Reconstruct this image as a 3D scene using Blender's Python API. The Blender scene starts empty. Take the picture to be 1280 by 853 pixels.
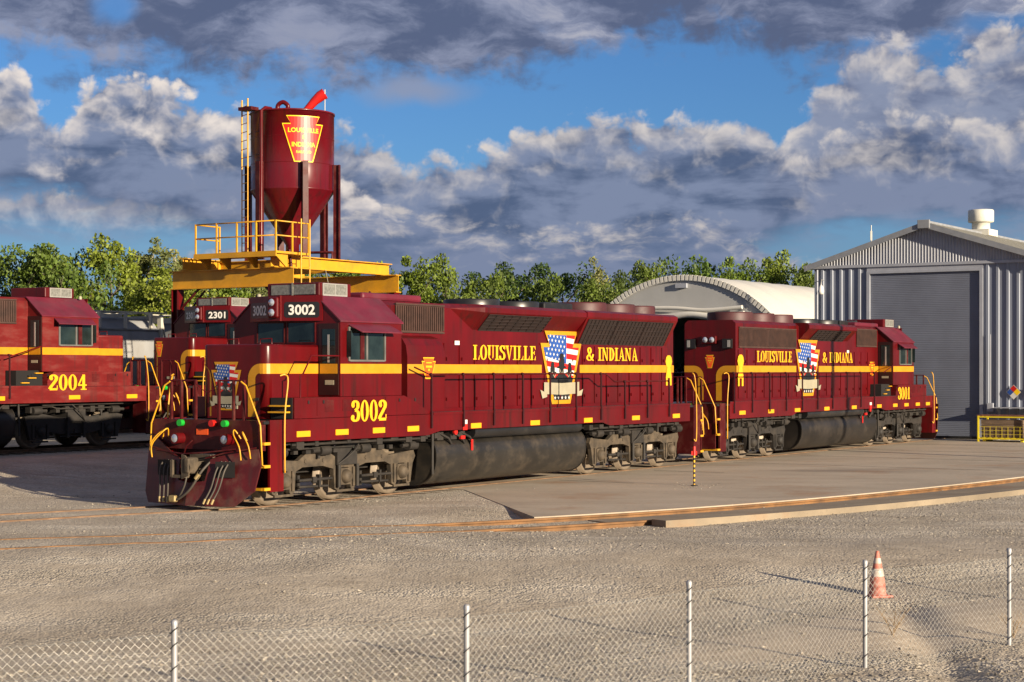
import bpy, bmesh, math, random
import numpy as np
from mathutils import Vector, Matrix
random.seed(7)
R = math.radians
scene = bpy.context.scene
COL = scene.collection

# ------------------------------------------------------------------ camera
CAM_H = 2.85
cam = bpy.data.cameras.new('camera'); cam_o = bpy.data.objects.new('camera', cam); COL.objects.link(cam_o)
cam_o.location = (0, 0, CAM_H); cam_o.rotation_euler = (R(90), 0, 0)
cam.sensor_width = 36.0; cam.lens = 36.0*2196/1280; cam.shift_y = 35.5/1280
cam.clip_start = 0.5; cam.clip_end = 6000
scene.camera = cam_o

# ------------------------------------------------------------------ sun, sky, exposure
SUN_EL = 12.6
az = math.atan2(.70, -.714)
SUN = Vector((math.sin(az)*math.cos(R(SUN_EL)), math.cos(az)*math.cos(R(SUN_EL)), math.sin(R(SUN_EL))))
sl = bpy.data.lights.new('sun', 'SUN'); sl.energy = 5.0; sl.angle = R(0.5); sl.color = (1.0, 0.85, 0.64)
so = bpy.data.objects.new('sun', sl); so.rotation_euler = SUN.to_track_quat('Z', 'Y').to_euler(); so.location = (40, -40, 40)
COL.objects.link(so)
scene.view_settings.view_transform = 'Standard'; scene.view_settings.look = 'None'
scene.view_settings.gamma = 1.0; scene.view_settings.use_curve_mapping = False
scene.view_settings.exposure = 1.0
try:
    scene.cycles.max_bounces = 6; scene.cycles.transparent_max_bounces = 8
except Exception: pass

world = bpy.data.worlds.new('World'); scene.world = world; world.use_nodes = True
def build_sky():
    nt = world.node_tree; N = nt.nodes; L = nt.links; N.clear()
    out = N.new('ShaderNodeOutputWorld'); bg = N.new('ShaderNodeBackground'); bg.inputs[1].default_value = 0.10
    L.new(bg.outputs[0], out.inputs[0])
    sky = N.new('ShaderNodeTexSky'); sky.sky_type = 'NISHITA'; sky.sun_disc = False
    sky.sun_elevation = R(SUN_EL); sky.sun_rotation = az; sky.altitude = 200; sky.air_density = 1.0; sky.dust_density = .4; sky.ozone_density = 2.5
    def put(n, i, v):
        if v is None: return
        if isinstance(v, (int, float, tuple)): n.inputs[i].default_value = v
        else: L.new(v, n.inputs[i])
    def M(op, a, b=None, c=None, clamp=False):
        n = N.new('ShaderNodeMath'); n.operation = op; n.use_clamp = clamp
        for i, v in enumerate((a, b, c)): put(n, i, v)
        return n.outputs[0]
    def VM(op, a, b=None):
        n = N.new('ShaderNodeVectorMath'); n.operation = op; put(n, 0, a); put(n, 1, b); return n.outputs[0]
    def MIX(f, a, b):
        n = N.new('ShaderNodeMix'); n.data_type = 'RGBA'; put(n, 0, f); put(n, 6, a); put(n, 7, b); return n.outputs[2]
    def SS(v, a, b, lo=0.0, hi=1.0):
        n = N.new('ShaderNodeMapRange'); n.interpolation_type = 'SMOOTHSTEP'; L.new(v, n.inputs[0])
        for i, q in ((1, a), (2, b), (3, lo), (4, hi)): n.inputs[i].default_value = q
        return n.outputs[0]
    def NOI(P, sc, det=6, rough=.5, dist=0.0, seed=0.0):
        n = N.new('ShaderNodeTexNoise'); n.noise_dimensions = '2D'; n.inputs['Scale'].default_value = sc; n.inputs['Detail'].default_value = det
        n.inputs['Roughness'].default_value = rough; n.inputs['Distortion'].default_value = dist
        L.new(VM('ADD', P, (seed, seed*.37, 0)), n.inputs['Vector']); return n
    def VOR(P, sc, det=3.0, seed=0.0):
        n = N.new('ShaderNodeTexVoronoi'); n.voronoi_dimensions = '2D'; n.feature = 'F1'
        n.inputs['Scale'].default_value = sc; n.inputs['Detail'].default_value = det; n.inputs['Roughness'].default_value = .52; n.inputs['Lacunarity'].default_value = 2.1; n.normalize = True
        L.new(VM('ADD', P, (seed, seed*.61, 0)), n.inputs['Vector']); return n.outputs['Distance']
    tc = N.new('ShaderNodeTexCoord'); sep = N.new('ShaderNodeSeparateXYZ'); L.new(tc.outputs['Generated'], sep.inputs[0])
    X, Y, Z = sep.outputs
    azn = M('ARCTAN2', X, Y); hyp = M('SQRT', M('ADD', M('MULTIPLY', X, X), M('MULTIPLY', Y, Y))); eln = M('ARCTAN2', Z, hyp)
    # angles in units of 100/2196 rad: U to the right, V up from the horizon
    U = M('ADD', M('MULTIPLY', azn, 21.96), 6.4); V = M('MULTIPLY', eln, 21.96)
    cb = N.new('ShaderNodeCombineXYZ'); L.new(U, cb.inputs[0]); L.new(V, cb.inputs[1]); P = cb.outputs[0]
    warp = VM('MULTIPLY', VM('SUBTRACT', NOI(P, 1.1, 5).outputs['Color'], (.5,.5,.5)), (.55,.40,0))
    Pw = VM('ADD', P, warp)
    def curve(pts):
        """height of an edge as a function of U (-4..18), from control points (U, V)"""
        n = N.new('ShaderNodeFloatCurve'); L.new(M('DIVIDE', M('ADD', U, 4.0), 22.0, clamp=True), n.inputs['Value'])
        c = n.mapping.curves[0]; n.mapping.extend = 'HORIZONTAL'
        q = [((u+4)/22, v/8) for u, v in pts]
        q = [(0.0, q[0][1])]+q+[(1.0, q[-1][1])]
        c.points[0].location = q[0]; c.points[1].location = q[-1]
        for p in q[1:-1]: c.points.new(*p)
        n.mapping.update(); return M('MULTIPLY', n.outputs[0], 8.0)
    def billow(scale, seed, flat=1.35):
        Ps = VM('MULTIPLY', Pw, (1.0, flat, 1.0)); 
        a = VOR(Ps, scale, 3.0, seed); b = VOR(VM('ADD', Ps, (.10, .17*flat, 0)), scale, 3.0, seed)
        f = M('SUBTRACT', .5, a); return f, M('SUBTRACT', b, a)
    fb = NOI(P, 2.2, 9, .58, .2).outputs['Fac']; fbc = M('SUBTRACT', fb, .5)
    soft = NOI(VM('MULTIPLY', P, (.6, 1.7, 1)), 1.3, 7, .55, .2, 3.7).outputs['Fac']
    def bank(col, top, bottom, fg_, amp, thick, opac, white, grey, dark, edge=.10, soften=.5):
        f, g = fg_
        lump = M('ADD', M('MULTIPLY', f, amp), M('MULTIPLY', fbc, amp*.75))
        d = M('ADD', M('SUBTRACT', curve(top), V), lump)
        lo = M('ADD', M('SUBTRACT', V, curve(bottom)), M('MULTIPLY', M('SUBTRACT', soft, .5), .9))
        a = M('MULTIPLY', M('MULTIPLY', SS(d, 0, edge), SS(lo, -.05, soften)), opac)
        t = M('DIVIDE', d, thick)
        # towards the light: puffs turned up-right are bright, the body sinks to grey
        k = M('ADD', M('SUBTRACT', 1.0, t), M('ADD', M('MULTIPLY', g, 2.2), M('MULTIPLY', fbc, 1.35)))
        lit = SS(k, .20, 1.5)
        body = MIX(SS(M('ADD', soft, M('MULTIPLY', f, .3)), .36, .66), dark, grey)
        return MIX(a, col, MIX(lit, body, white))
    WH = (3.5, 3.22, 3.05, 1); GY = (1.05, 1.27, 1.9, 1); DK = (.42, .60, 1.08, 1)
    blue = VM('MULTIPLY', sky.outputs[0], SKYTINT)
    col = MIX(SS(V, 2.8, .3, 0, .8), blue, (.85, 1.4, 2.25, 1))
    nearb = billow(1.75, 1.0, 1.3); farb = billow(2.6, 5.0, 2.3)
    # high deck seen from below, its lower edge ragged
    lowe = M('ADD', M('SUBTRACT', V, curve([(-3,3.75),(0,3.75),(1.5,3.5),(3,3.45),(5.5,3.5),(6.6,3.6),(7.4,3.75),(8.2,3.95),(9.2,3.9),(10,3.5),(11.5,3.6),(13,3.7)])), M('ADD', M('MULTIPLY', fbc, 1.0), M('MULTIPLY', M('SUBTRACT', soft, .5), .8)))
    gap = M('MULTIPLY', SS(V, 3.9, 4.1), M('MAXIMUM', SS(VMLEN(N, L, Pw, (1.5, 4.32, 0), (1/.34, 1/.22, 0)), 1.2, .3), SS(VMLEN(N, L, Pw, (12.4, 4.12, 0), (1/.7, 1/.16, 0)), 1.2, .3)))
    da = M('MULTIPLY', SS(lowe, -.05, .45), M('SUBTRACT', 1.0, M('MULTIPLY', gap, .85)))
    dn = NOI(VM('MULTIPLY', Pw, (.5, 1.2, 1)), 1.4, 8, .6, .15, 9.1).outputs['Fac']
    dcol = MIX(SS(dn, .40, .68), (.50, .63, 1.08, 1), (1.35, 1.5, 2.1, 1))
    dcol = MIX(M('MULTIPLY', SS(dn, .58, .76), SS(U, 5.5, 9.5, .10, 1.0)), dcol, (3.3, 3.15, 3.2, 1))
    col = MIX(M('MULTIPLY', da, .96), col, dcol)
    wisp = M('MULTIPLY', SS(VMLEN(N, L, Pw, (5.1, 3.45, 0), (1/.9, 1/.26, 0)), 1.1, .1), .75)
    col = MIX(wisp, col, (1.5, 1.6, 2.1, 1))
    # tall cumulus at the right
    col = bank(col, [(-3,.5),(8.9,.8),(9.5,2.2),(10.0,3.1),(10.6,3.7),(11.3,3.75),(11.9,3.6),(12.4,4.0),(13.0,3.85),(16,3.5)], [(-3,2.4),(9,2.0),(10,1.6),(11,1.6),(13,1.6)], nearb, .9, 1.1, .95, WH, (1.3,1.48,2.05,1), (.7,.84,1.35,1), .24, .6)
    # middle bank across the picture
    col = bank(col, [(-3,2.2),(2.5,2.2),(3.6,2.65),(4.3,2.85),(5.0,2.55),(5.8,2.5),(6.6,2.85),(7.4,3.0),(8.3,2.95),(9.5,2.9),(9.9,2.5),(10.4,2.7),(11.2,2.95),(12.2,2.85),(13,2.9),(16,2.6)], [(-3,1.4),(3,1.3),(5,.8),(8,.8),(9.5,1.2),(10.4,1.5),(13,1.5)], nearb, .85, .9, .97, WH, GY, DK, .24, .6)
    # bright cumulus at the left
    col = bank(col, [(-3,3.3),(-.2,3.45),(.4,3.4),(.85,2.9),(1.3,3.45),(2.1,3.3),(2.6,3.1),(3.1,3.1),(3.7,2.6),(4.6,2.0),(5.6,1.2),(7,.5),(16,.5)], [(-3,1.75),(.6,1.85),(1.6,1.7),(3,1.6),(16,1.7)], nearb, .85, 1.25, .97, (4.3,3.85,3.5,1), GY, DK, .20, .4)
    # low, far bank
    col = bank(col, [(-3,1.5),(0,1.35),(1,1.15),(2.2,1.3),(4,1.8),(5,1.95),(6.2,1.7),(7.6,1.75),(8.8,1.8),(9.8,1.35),(10.5,1.2),(12.5,1.5),(15,1.6)], [(-3,1.2),(.5,1.0),(2,1.05),(3.2,.6),(5,.1),(8,.2),(9.6,.7),(11,.9),(13,.8)], farb, .5, .55, .9, (2.9,2.7,2.65,1), (1.0,1.22,1.85,1), (.62,.86,1.45,1), .22, .6)
    L.new(col, bg.inputs[0])
def VMLEN(N, L, P, c, s):
    a = N.new('ShaderNodeVectorMath'); a.operation = 'SUBTRACT'; L.new(P, a.inputs[0]); a.inputs[1].default_value = c
    b = N.new('ShaderNodeVectorMath'); b.operation = 'MULTIPLY'; L.new(a.outputs[0], b.inputs[0]); b.inputs[1].default_value = s
    d = N.new('ShaderNodeVectorMath'); d.operation = 'LENGTH'; L.new(b.outputs[0], d.inputs[0]); return d.outputs['Value']
SKYTINT = (.23, .37, .58)
build_sky()

# ------------------------------------------------------------------ materials
MATS = {}
def mat(name, col, rough=.6, metal=0.0, var=.12, vscale=3.0, dirt=None, dirt_amt=0.0, dirt_scale=1.2, bump=0.0, bscale=30, coat=0.0, stretch=(1,1,1), emit=None, spec=.5, streak=None):
    if name in MATS: return MATS[name]
    m = bpy.data.materials.new(name); m.use_nodes = True; nt = m.node_tree; N = nt.nodes; L = nt.links
    b = N['Principled BSDF']
    b.inputs['Roughness'].default_value = rough; b.inputs['Metallic'].default_value = metal
    b.inputs['Specular IOR Level'].default_value = spec
    if coat: b.inputs['Coat Weight'].default_value = coat; b.inputs['Coat Roughness'].default_value = .12
    tc = N.new('ShaderNodeTexCoord'); mp = N.new('ShaderNodeMapping'); mp.inputs['Scale'].default_value = stretch
    L.new(tc.outputs['Object'], mp.inputs[0])
    n1 = N.new('ShaderNodeTexNoise'); n1.inputs['Scale'].default_value = vscale; n1.inputs['Detail'].default_value = 6
    L.new(mp.outputs[0], n1.inputs['Vector'])
    mr = N.new('ShaderNodeMapRange'); L.new(n1.outputs['Fac'], mr.inputs[0]); mr.inputs[1].default_value = .3; mr.inputs[2].default_value = .7
    mr.inputs[3].default_value = 1-var; mr.inputs[4].default_value = 1+var
    vm = N.new('ShaderNodeVectorMath'); vm.operation = 'SCALE'; vm.inputs[0].default_value = col; L.new(mr.outputs[0], vm.inputs['Scale'])
    last = vm.outputs[0]
    if dirt:
        n2 = N.new('ShaderNodeTexNoise'); n2.inputs['Scale'].default_value = dirt_scale; n2.inputs['Detail'].default_value = 8; n2.inputs['Roughness'].default_value = .65
        L.new(mp.outputs[0], n2.inputs['Vector'])
        m2 = N.new('ShaderNodeMapRange'); L.new(n2.outputs['Fac'], m2.inputs[0]); m2.inputs[1].default_value = .48; m2.inputs[2].default_value = .72; m2.inputs[4].default_value = dirt_amt
        mx = N.new('ShaderNodeMix'); mx.data_type = 'RGBA'; L.new(m2.outputs[0], mx.inputs[0]); L.new(last, mx.inputs[6]); mx.inputs[7].default_value = (*dirt, 1)
        last = mx.outputs[2]
        rr = N.new('ShaderNodeMapRange'); L.new(m2.outputs[0], rr.inputs[0]); rr.inputs[3].default_value = rough; rr.inputs[4].default_value = min(1, rough+.3)
        L.new(rr.outputs[0], b.inputs['Roughness'])
    if streak:      # thin vertical run marks
        ms = N.new('ShaderNodeMapping'); ms.inputs['Scale'].default_value = (7, 7, .35); L.new(tc.outputs['Object'], ms.inputs[0])
        ns = N.new('ShaderNodeTexNoise'); ns.inputs['Scale'].default_value = 1.0; ns.inputs['Detail'].default_value = 5; L.new(ms.outputs[0], ns.inputs['Vector'])
        na = N.new('ShaderNodeTexNoise'); na.inputs['Scale'].default_value = .7; na.inputs['Detail'].default_value = 3; L.new(tc.outputs['Object'], na.inputs['Vector'])
        mu = N.new('ShaderNodeMath'); mu.operation = 'MULTIPLY'; m5 = N.new('ShaderNodeMapRange'); L.new(ns.outputs['Fac'], m5.inputs[0]); m5.inputs[1].default_value = .50; m5.inputs[2].default_value = .72
        m6 = N.new('ShaderNodeMapRange'); L.new(na.outputs['Fac'], m6.inputs[0]); m6.inputs[1].default_value = .38; m6.inputs[2].default_value = .62; L.new(m5.outputs[0], mu.inputs[0]); L.new(m6.outputs[0], mu.inputs[1])
        mx2 = N.new('ShaderNodeMix'); mx2.data_type = 'RGBA'; L.new(mu.outputs[0], mx2.inputs[0]); L.new(last, mx2.inputs[6]); mx2.inputs[7].default_value = (*streak, 1); last = mx2.outputs[2]
    L.new(last, b.inputs['Base Color'])
    if bump:
        n3 = N.new('ShaderNodeTexNoise'); n3.inputs['Scale'].default_value = bscale; n3.inputs['Detail'].default_value = 5
        L.new(mp.outputs[0], n3.inputs['Vector'])
        bp = N.new('ShaderNodeBump'); bp.inputs['Strength'].default_value = bump; bp.inputs['Distance'].default_value = .02
        L.new(n3.outputs['Fac'], bp.inputs['Height']); L.new(bp.outputs[0], b.inputs['Normal'])
    if emit:
        b.inputs['Emission Color'].default_value = (*emit, 1); b.inputs['Emission Strength'].default_value = 1.0
    MATS[name] = m; return m

RED   = mat('maroon_paint', (.090, .0026, .0040), rough=.30, var=.25, vscale=1.1, dirt=(.055, .005, .006), dirt_amt=.75, dirt_scale=.8, spec=.32, streak=(.035,.006,.005), stretch=(1,1,.5), bump=.35, bscale=2.6)
REDD  = mat('maroon_dusty', (.125, .006, .006), rough=.5, var=.2, vscale=2, streak=(.05,.012,.01), spec=.3, dirt=(.13, .045, .035), dirt_amt=.55, dirt_scale=2.0, stretch=(.6,.6,2))
REDF  = mat('maroon_flat', (.055, .002, .0028), spec=.3, rough=.5, var=.2, vscale=3, dirt=(.10, .04, .03), dirt_amt=.5, dirt_scale=3)
PLOW  = mat('plow_red', (.06,.004,.005), rough=.45, var=.3, vscale=3, dirt=(.085,.05,.035), dirt_amt=.75, dirt_scale=2.2, streak=(.03,.015,.012), bump=.3, bscale=5)
ROOF  = mat('maroon_roof_skylit', (.115, .010, .022), rough=.45, var=.2, vscale=2, dirt=(.07, .03, .04), dirt_amt=.5, dirt_scale=1.5)  # maroon lifted towards purple to carry the sky's reflection on top surfaces
YEL   = mat('yellow_paint', (.50, .225, .006), rough=.42, var=.12, vscale=4, dirt=(.3, .16, .03), dirt_amt=.35, dirt_scale=2)
YELR  = mat('yellow_rail_paint', (.6, .30, .012), rough=.4, var=.1, vscale=6, dirt=(.25, .13, .04), dirt_amt=.4, dirt_scale=5)
YELB  = mat('yellow_beam_paint', (.55, .27, .01), rough=.5, var=.12, vscale=2, dirt=(.25, .13, .03), dirt_amt=.5, dirt_scale=1.4)
REFL  = mat('reflector_yellow', (.75, .32, .01), rough=.3, var=.05)
BLACK = mat('black_paint', (.012, .012, .013), rough=.35, var=.2, dirt=(.05, .045, .04), dirt_amt=.4)
GRIME = mat('truck_grime', (.068, .050, .032), rough=.75, var=.45, vscale=5, dirt=(.03, .025, .02), dirt_amt=.8, dirt_scale=3.5, bump=.4, bscale=14)
GRIME_SHADE = mat('truck_grime_shaded', (.016, .013, .011), rough=.7, var=.5, vscale=4, dirt=(.05, .038, .026), dirt_amt=.45, dirt_scale=3, bump=.3, bscale=14)  # grime darkened further: the near-black shade below the frames is in the colour
TANK  = mat('tank_black', (.02, .018, .016), rough=.32, var=.4, vscale=1.2, dirt=(.058, .044, .030), dirt_amt=.8, dirt_scale=2.4, stretch=(.7,.6,.9), bump=.12, bscale=3)
TANKD = mat('tank_dark', (.014,.012,.011), rough=.4, var=.4, vscale=1.2, dirt=(.045,.034,.024), dirt_amt=.7, dirt_scale=1.6)
WHEEL = mat('wheel_steel', (.21, .165, .12), rough=.5, metal=.3, var=.3, vscale=5, dirt=(.06, .045, .035), dirt_amt=.6, dirt_scale=5)
RAILM = mat('handrail_maroon_shaded', (.030,.002,.003), rough=.45, var=.2)  # darker than the body, the stanchions' unlit look sits in the colour
FANM  = mat('fan_maroon', (.055,.012,.014), rough=.55, var=.3, dirt=(.04,.02,.018), dirt_amt=.6)
DOORM = mat('door_shaded', (.018,.002,.002), rough=.5, var=.2)  # maroon darkened to paint in the shade on the cab end walls
GRILL = mat('grille_dark', (.016, .008, .007), rough=.7, var=.3, vscale=6)
GRILB = mat('grille_brown', (.045, .02, .014), rough=.7, var=.3, vscale=5)
SHADE_BLACK  = mat('recess_shade', (.006, .005, .005), rough=.9, var=.1)  # near black painted in for the shade inside recesses and openings
GLASS = mat('window_glass', (.012, .02, .02), rough=.06, var=.6, vscale=2, spec=.45)
LENS  = mat('lamp_lens', (.55, .6, .68), rough=.08, metal=.6, var=.2)
ALU   = mat('aluminium', (.42, .41, .38), rough=.45, metal=.5, var=.12)
FRAME = mat('window_frame_metal', (.17,.165,.155), rough=.45, metal=.4, var=.2)
SCREEN = mat('vent_screen_metal', (.20,.20,.18), rough=.5, metal=.3, var=.3, vscale=20)
WHITE = mat('white_paint', (.62, .60, .56), rough=.5, var=.06)
CREAM = mat('cream_paint', (.30, .27, .19), rough=.55, var=.12)
SRED  = mat('signal_red', (.50, .012, .008), rough=.4, var=.1)
SBLUE = mat('flag_blue', (.02, .07, .28), rough=.4, var=.15)
SGREEN= mat('cap_green', (.01, .32, .03), rough=.35, var=.1)
LETT  = mat('letter_yellow', (.70, .37, .012), rough=.4, var=.1)
ORNG  = mat('badge_orange', (.75, .09, .01), rough=.35, var=.1)
HOSE  = mat('rubber_hose', (.055, .045, .035), rough=.6, var=.3)
BRASS = mat('brass_fitting', (.35, .26, .12), rough=.5, metal=.5, var=.2)

# ------------------------------------------------------------------ mesh helpers
class MB:
    def __init__(s): s.v = []; s.f = []; s.sm = []
    def add(s, vs, fs, smooth=False, M=None):
        k = len(s.v)
        for p in vs:
            p = Vector(p)
            if M is not None: p = M @ p
            s.v.append(tuple(p))
        for f in fs: s.f.append(tuple(i+k for i in f)); s.sm.append(smooth)
        return s
    def box(s, x0, x1, y0, y1, z0, z1, M=None):
        x0, x1 = min(x0,x1), max(x0,x1); y0, y1 = min(y0,y1), max(y0,y1); z0, z1 = min(z0,z1), max(z0,z1)
        return s.add([(x0,y0,z0),(x1,y0,z0),(x1,y1,z0),(x0,y1,z0),(x0,y0,z1),(x1,y0,z1),(x1,y1,z1),(x0,y1,z1)],
              [(0,3,2,1),(4,5,6,7),(0,1,5,4),(1,2,6,5),(2,3,7,6),(3,0,4,7)], M=M)
    def bev(s, x0, x1, y0, y1, z0, z1, b=.03, seg=2, M=None):
        bm = bmesh.new(); bmesh.ops.create_cube(bm, size=1)
        for v in bm.verts:
            v.co = Vector(((x0+x1)/2+v.co.x*abs(x1-x0), (y0+y1)/2+v.co.y*abs(y1-y0), (z0+z1)/2+v.co.z*abs(z1-z0)))
        bmesh.ops.bevel(bm, geom=list(bm.edges), offset=b, segments=seg, affect='EDGES', profile=.5)
        bm.verts.index_update()
        s.add([v.co[:] for v in bm.verts], [[v.index for v in f.verts] for f in bm.faces], smooth=False, M=M)
        bm.free(); return s
    def prism(s, poly, axis, a, b, M=None):
        """poly in the two other axes (in xyz order), extruded from a to b along axis (convex or concave ngon)"""
        n = len(poly); vs = []
        for t in (a, b):
            for (p, q) in poly:
                vs.append({'x': (t,p,q), 'y': (p,t,q), 'z': (p,q,t)}[axis])
        fs = [tuple(range(n)), tuple(range(n, 2*n))[::-1]]
        fs += [(i, (i+1) % n + 0, (i+1) % n + n, i+n)[::-1] for i in range(n)]
        return s.add(vs, fs, M=M)
    def tube(s, pts, r, n=6, closed=False, M=None, cap=True):
        pts = [Vector(p) for p in pts]; k = len(pts); vs = []; fs = []
        up = None
        for i, p in enumerate(pts):
            if closed: t = (pts[(i+1) % k] - pts[i-1])
            else: t = (pts[min(i+1, k-1)] - pts[max(i-1, 0)])
            t.normalize()
            if up is None:
                a = Vector((0,0,1)) if abs(t.z) < .9 else Vector((1,0,0))
            else: a = up
            e1 = t.cross(a); 
            if e1.length < 1e-5: e1 = t.cross(Vector((.3,.8,.2)))
            e1.normalize(); e2 = e1.cross(t); up = e2
            rr = r[i] if isinstance(r, (list, tuple)) else r
            for j in range(n):
                an = 2*math.pi*(j+.5)/n
                vs.append(p + e1*math.cos(an)*rr + e2*math.sin(an)*rr)
        m = k if closed else k-1
        for i in range(m):
            for j in range(n):
                a = i*n+j; b = i*n+(j+1) % n; c = ((i+1) % k)*n+(j+1) % n; d = ((i+1) % k)*n+j
                fs.append((a, b, c, d))
        s.add(vs, fs, smooth=(n > 4), M=M)
        if cap and not closed:
            s.add(vs[:n], [tuple(range(n))[::-1]], M=M); s.add(vs[-n:], [tuple(range(n))], M=M)
        return s
    def cyl(s, c, axis, r, h, n=20, r2=None, M=None, cap=True):
        c = Vector(c); ax = {'x': Vector((1,0,0)), 'y': Vector((0,1,0)), 'z': Vector((0,0,1))}[axis]
        e1 = {'x': Vector((0,1,0)), 'y': Vector((0,0,1)), 'z': Vector((1,0,0))}[axis]; e2 = ax.cross(e1)
        r2 = r if r2 is None else r2
        lo = [c + (e1*math.cos(2*math.pi*i/n) + e2*math.sin(2*math.pi*i/n))*r for i in range(n)]
        hi = [c + ax*h + (e1*math.cos(2*math.pi*i/n) + e2*math.sin(2*math.pi*i/n))*r2 for i in range(n)]
        s.add(lo+hi, [(i, (i+1) % n, (i+1) % n+n, i+n) for i in range(n)], smooth=True, M=M)
        if cap:
            s.add(lo, [tuple(range(n))[::-1]], M=M); s.add(hi, [tuple(range(n))], M=M)
        return s
    def lathe(s, prof, c=(0,0,0), n=24, axis='z', M=None):
        vs = []; fs = []; c = Vector(c)
        for (r, z) in prof:
            for i in range(n):
                a = 2*math.pi*i/n
                p = {'z': (r*math.cos(a), r*math.sin(a), z), 'y': (r*math.sin(a), z, r*math.cos(a)), 'x': (z, r*math.cos(a), r*math.sin(a))}[axis]
                vs.append(c+Vector(p))
        for k in range(len(prof)-1):
            for i in range(n):
                fs.append((k*n+i, k*n+(i+1) % n, (k+1)*n+(i+1) % n, (k+1)*n+i))
        return s.add(vs, fs, smooth=True, M=M)
    def build(s, name, m, parent=None, loc=None, smooth_angle=None):
        me = bpy.data.meshes.new(name); me.from_pydata(s.v, [], s.f)
        me.polygons.foreach_set('use_smooth', s.sm); me.materials.append(m); me.update()
        o = bpy.data.objects.new(name, me); COL.objects.link(o)
        if parent is not None: o.parent = parent
        if loc is not None: o.location = loc
        return o
def tag(o, label=None, cat=None, group=None, kind=None):
    if label: o['label'] = label
    if cat: o['category'] = cat
    if group: o['group'] = group
    if kind: o['kind'] = kind
    return o
def empty(name, loc=(0,0,0), rz=0.0):
    o = bpy.data.objects.new(name, None); COL.objects.link(o); o.location = loc; o.rotation_euler = (0,0,rz)
    o.empty_display_size = .5; return o
def copy_tree(o, parent=None):
    c = o.copy(); COL.objects.link(c); c.parent = parent
    for ch in list(o.children): copy_tree(ch, c)
    return c
def cubic(pts, n=8):
    """Catmull-Rom through points"""
    P = [Vector(p) for p in pts]; out = []
    for i in range(len(P)-1):
        p0 = P[max(i-1,0)]; p1 = P[i]; p2 = P[i+1]; p3 = P[min(i+2, len(P)-1)]
        for k in range(n):
            t = k/n
            out.append(.5*((2*p1)+(-p0+p2)*t+(2*p0-5*p1+4*p2-p3)*t*t+(-p0+3*p1-3*p2+p3)*t**3))
    out.append(P[-1]); return out

# ---- painted serif letters, as polygons in a unit-cap-height plane
def ribbon(pts, ws, horiz=False):
    n = len(pts); L_ = []; Rr = []
    for i in range(n):
        a = Vector(pts[max(i-1,0)]); b = Vector(pts[min(i+1,n-1)]); t = (b-a)
        if t.length < 1e-6: t = Vector((1,0))
        t.normalize(); nr = Vector((-t.y, t.x)); w = ws[i]/2 if isinstance(ws, (list,tuple)) else ws/2
        p = Vector(pts[i]); L_.append(p+nr*w); Rr.append(p-nr*w)
    return [[L_[i], Rr[i], Rr[i+1], L_[i+1]] for i in range(n-1)]
def calli(pts, thick=.17, thin=.075):
    """ribbon whose width is large where the stroke runs vertically"""
    q = [Vector(p).to_3d() for p in pts]; q = [Vector((p.x, p.y)) for p in cubic(q, 6)]
    ws = []
    for i in range(len(q)):
        t = q[min(i+1,len(q)-1)]-q[max(i-1,0)]; t = t.normalized() if t.length > 0 else Vector((1,0))
        ws.append(thin+(thick-thin)*abs(t.y)**1.3)
    return ribbon(q, ws)
def rc(x0, y0, x1, y1): return [Vector((x0,y0)), Vector((x1,y0)), Vector((x1,y1)), Vector((x0,y1))]
def ring(cx, cy, rx, ry, ix, iy, a0=0, a1=360, n=22):
    out = []
    for k in range(n):
        t0 = R(a0+(a1-a0)*k/n); t1 = R(a0+(a1-a0)*(k+1)/n)
        out.append([Vector((cx+rx*math.cos(t0), cy+ry*math.sin(t0))), Vector((cx+rx*math.cos(t1), cy+ry*math.sin(t1))),
                    Vector((cx+ix*math.cos(t1), cy+iy*math.sin(t1))), Vector((cx+ix*math.cos(t0), cy+iy*math.sin(t0)))])
    return out
T_, S_ = .16, .07
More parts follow.
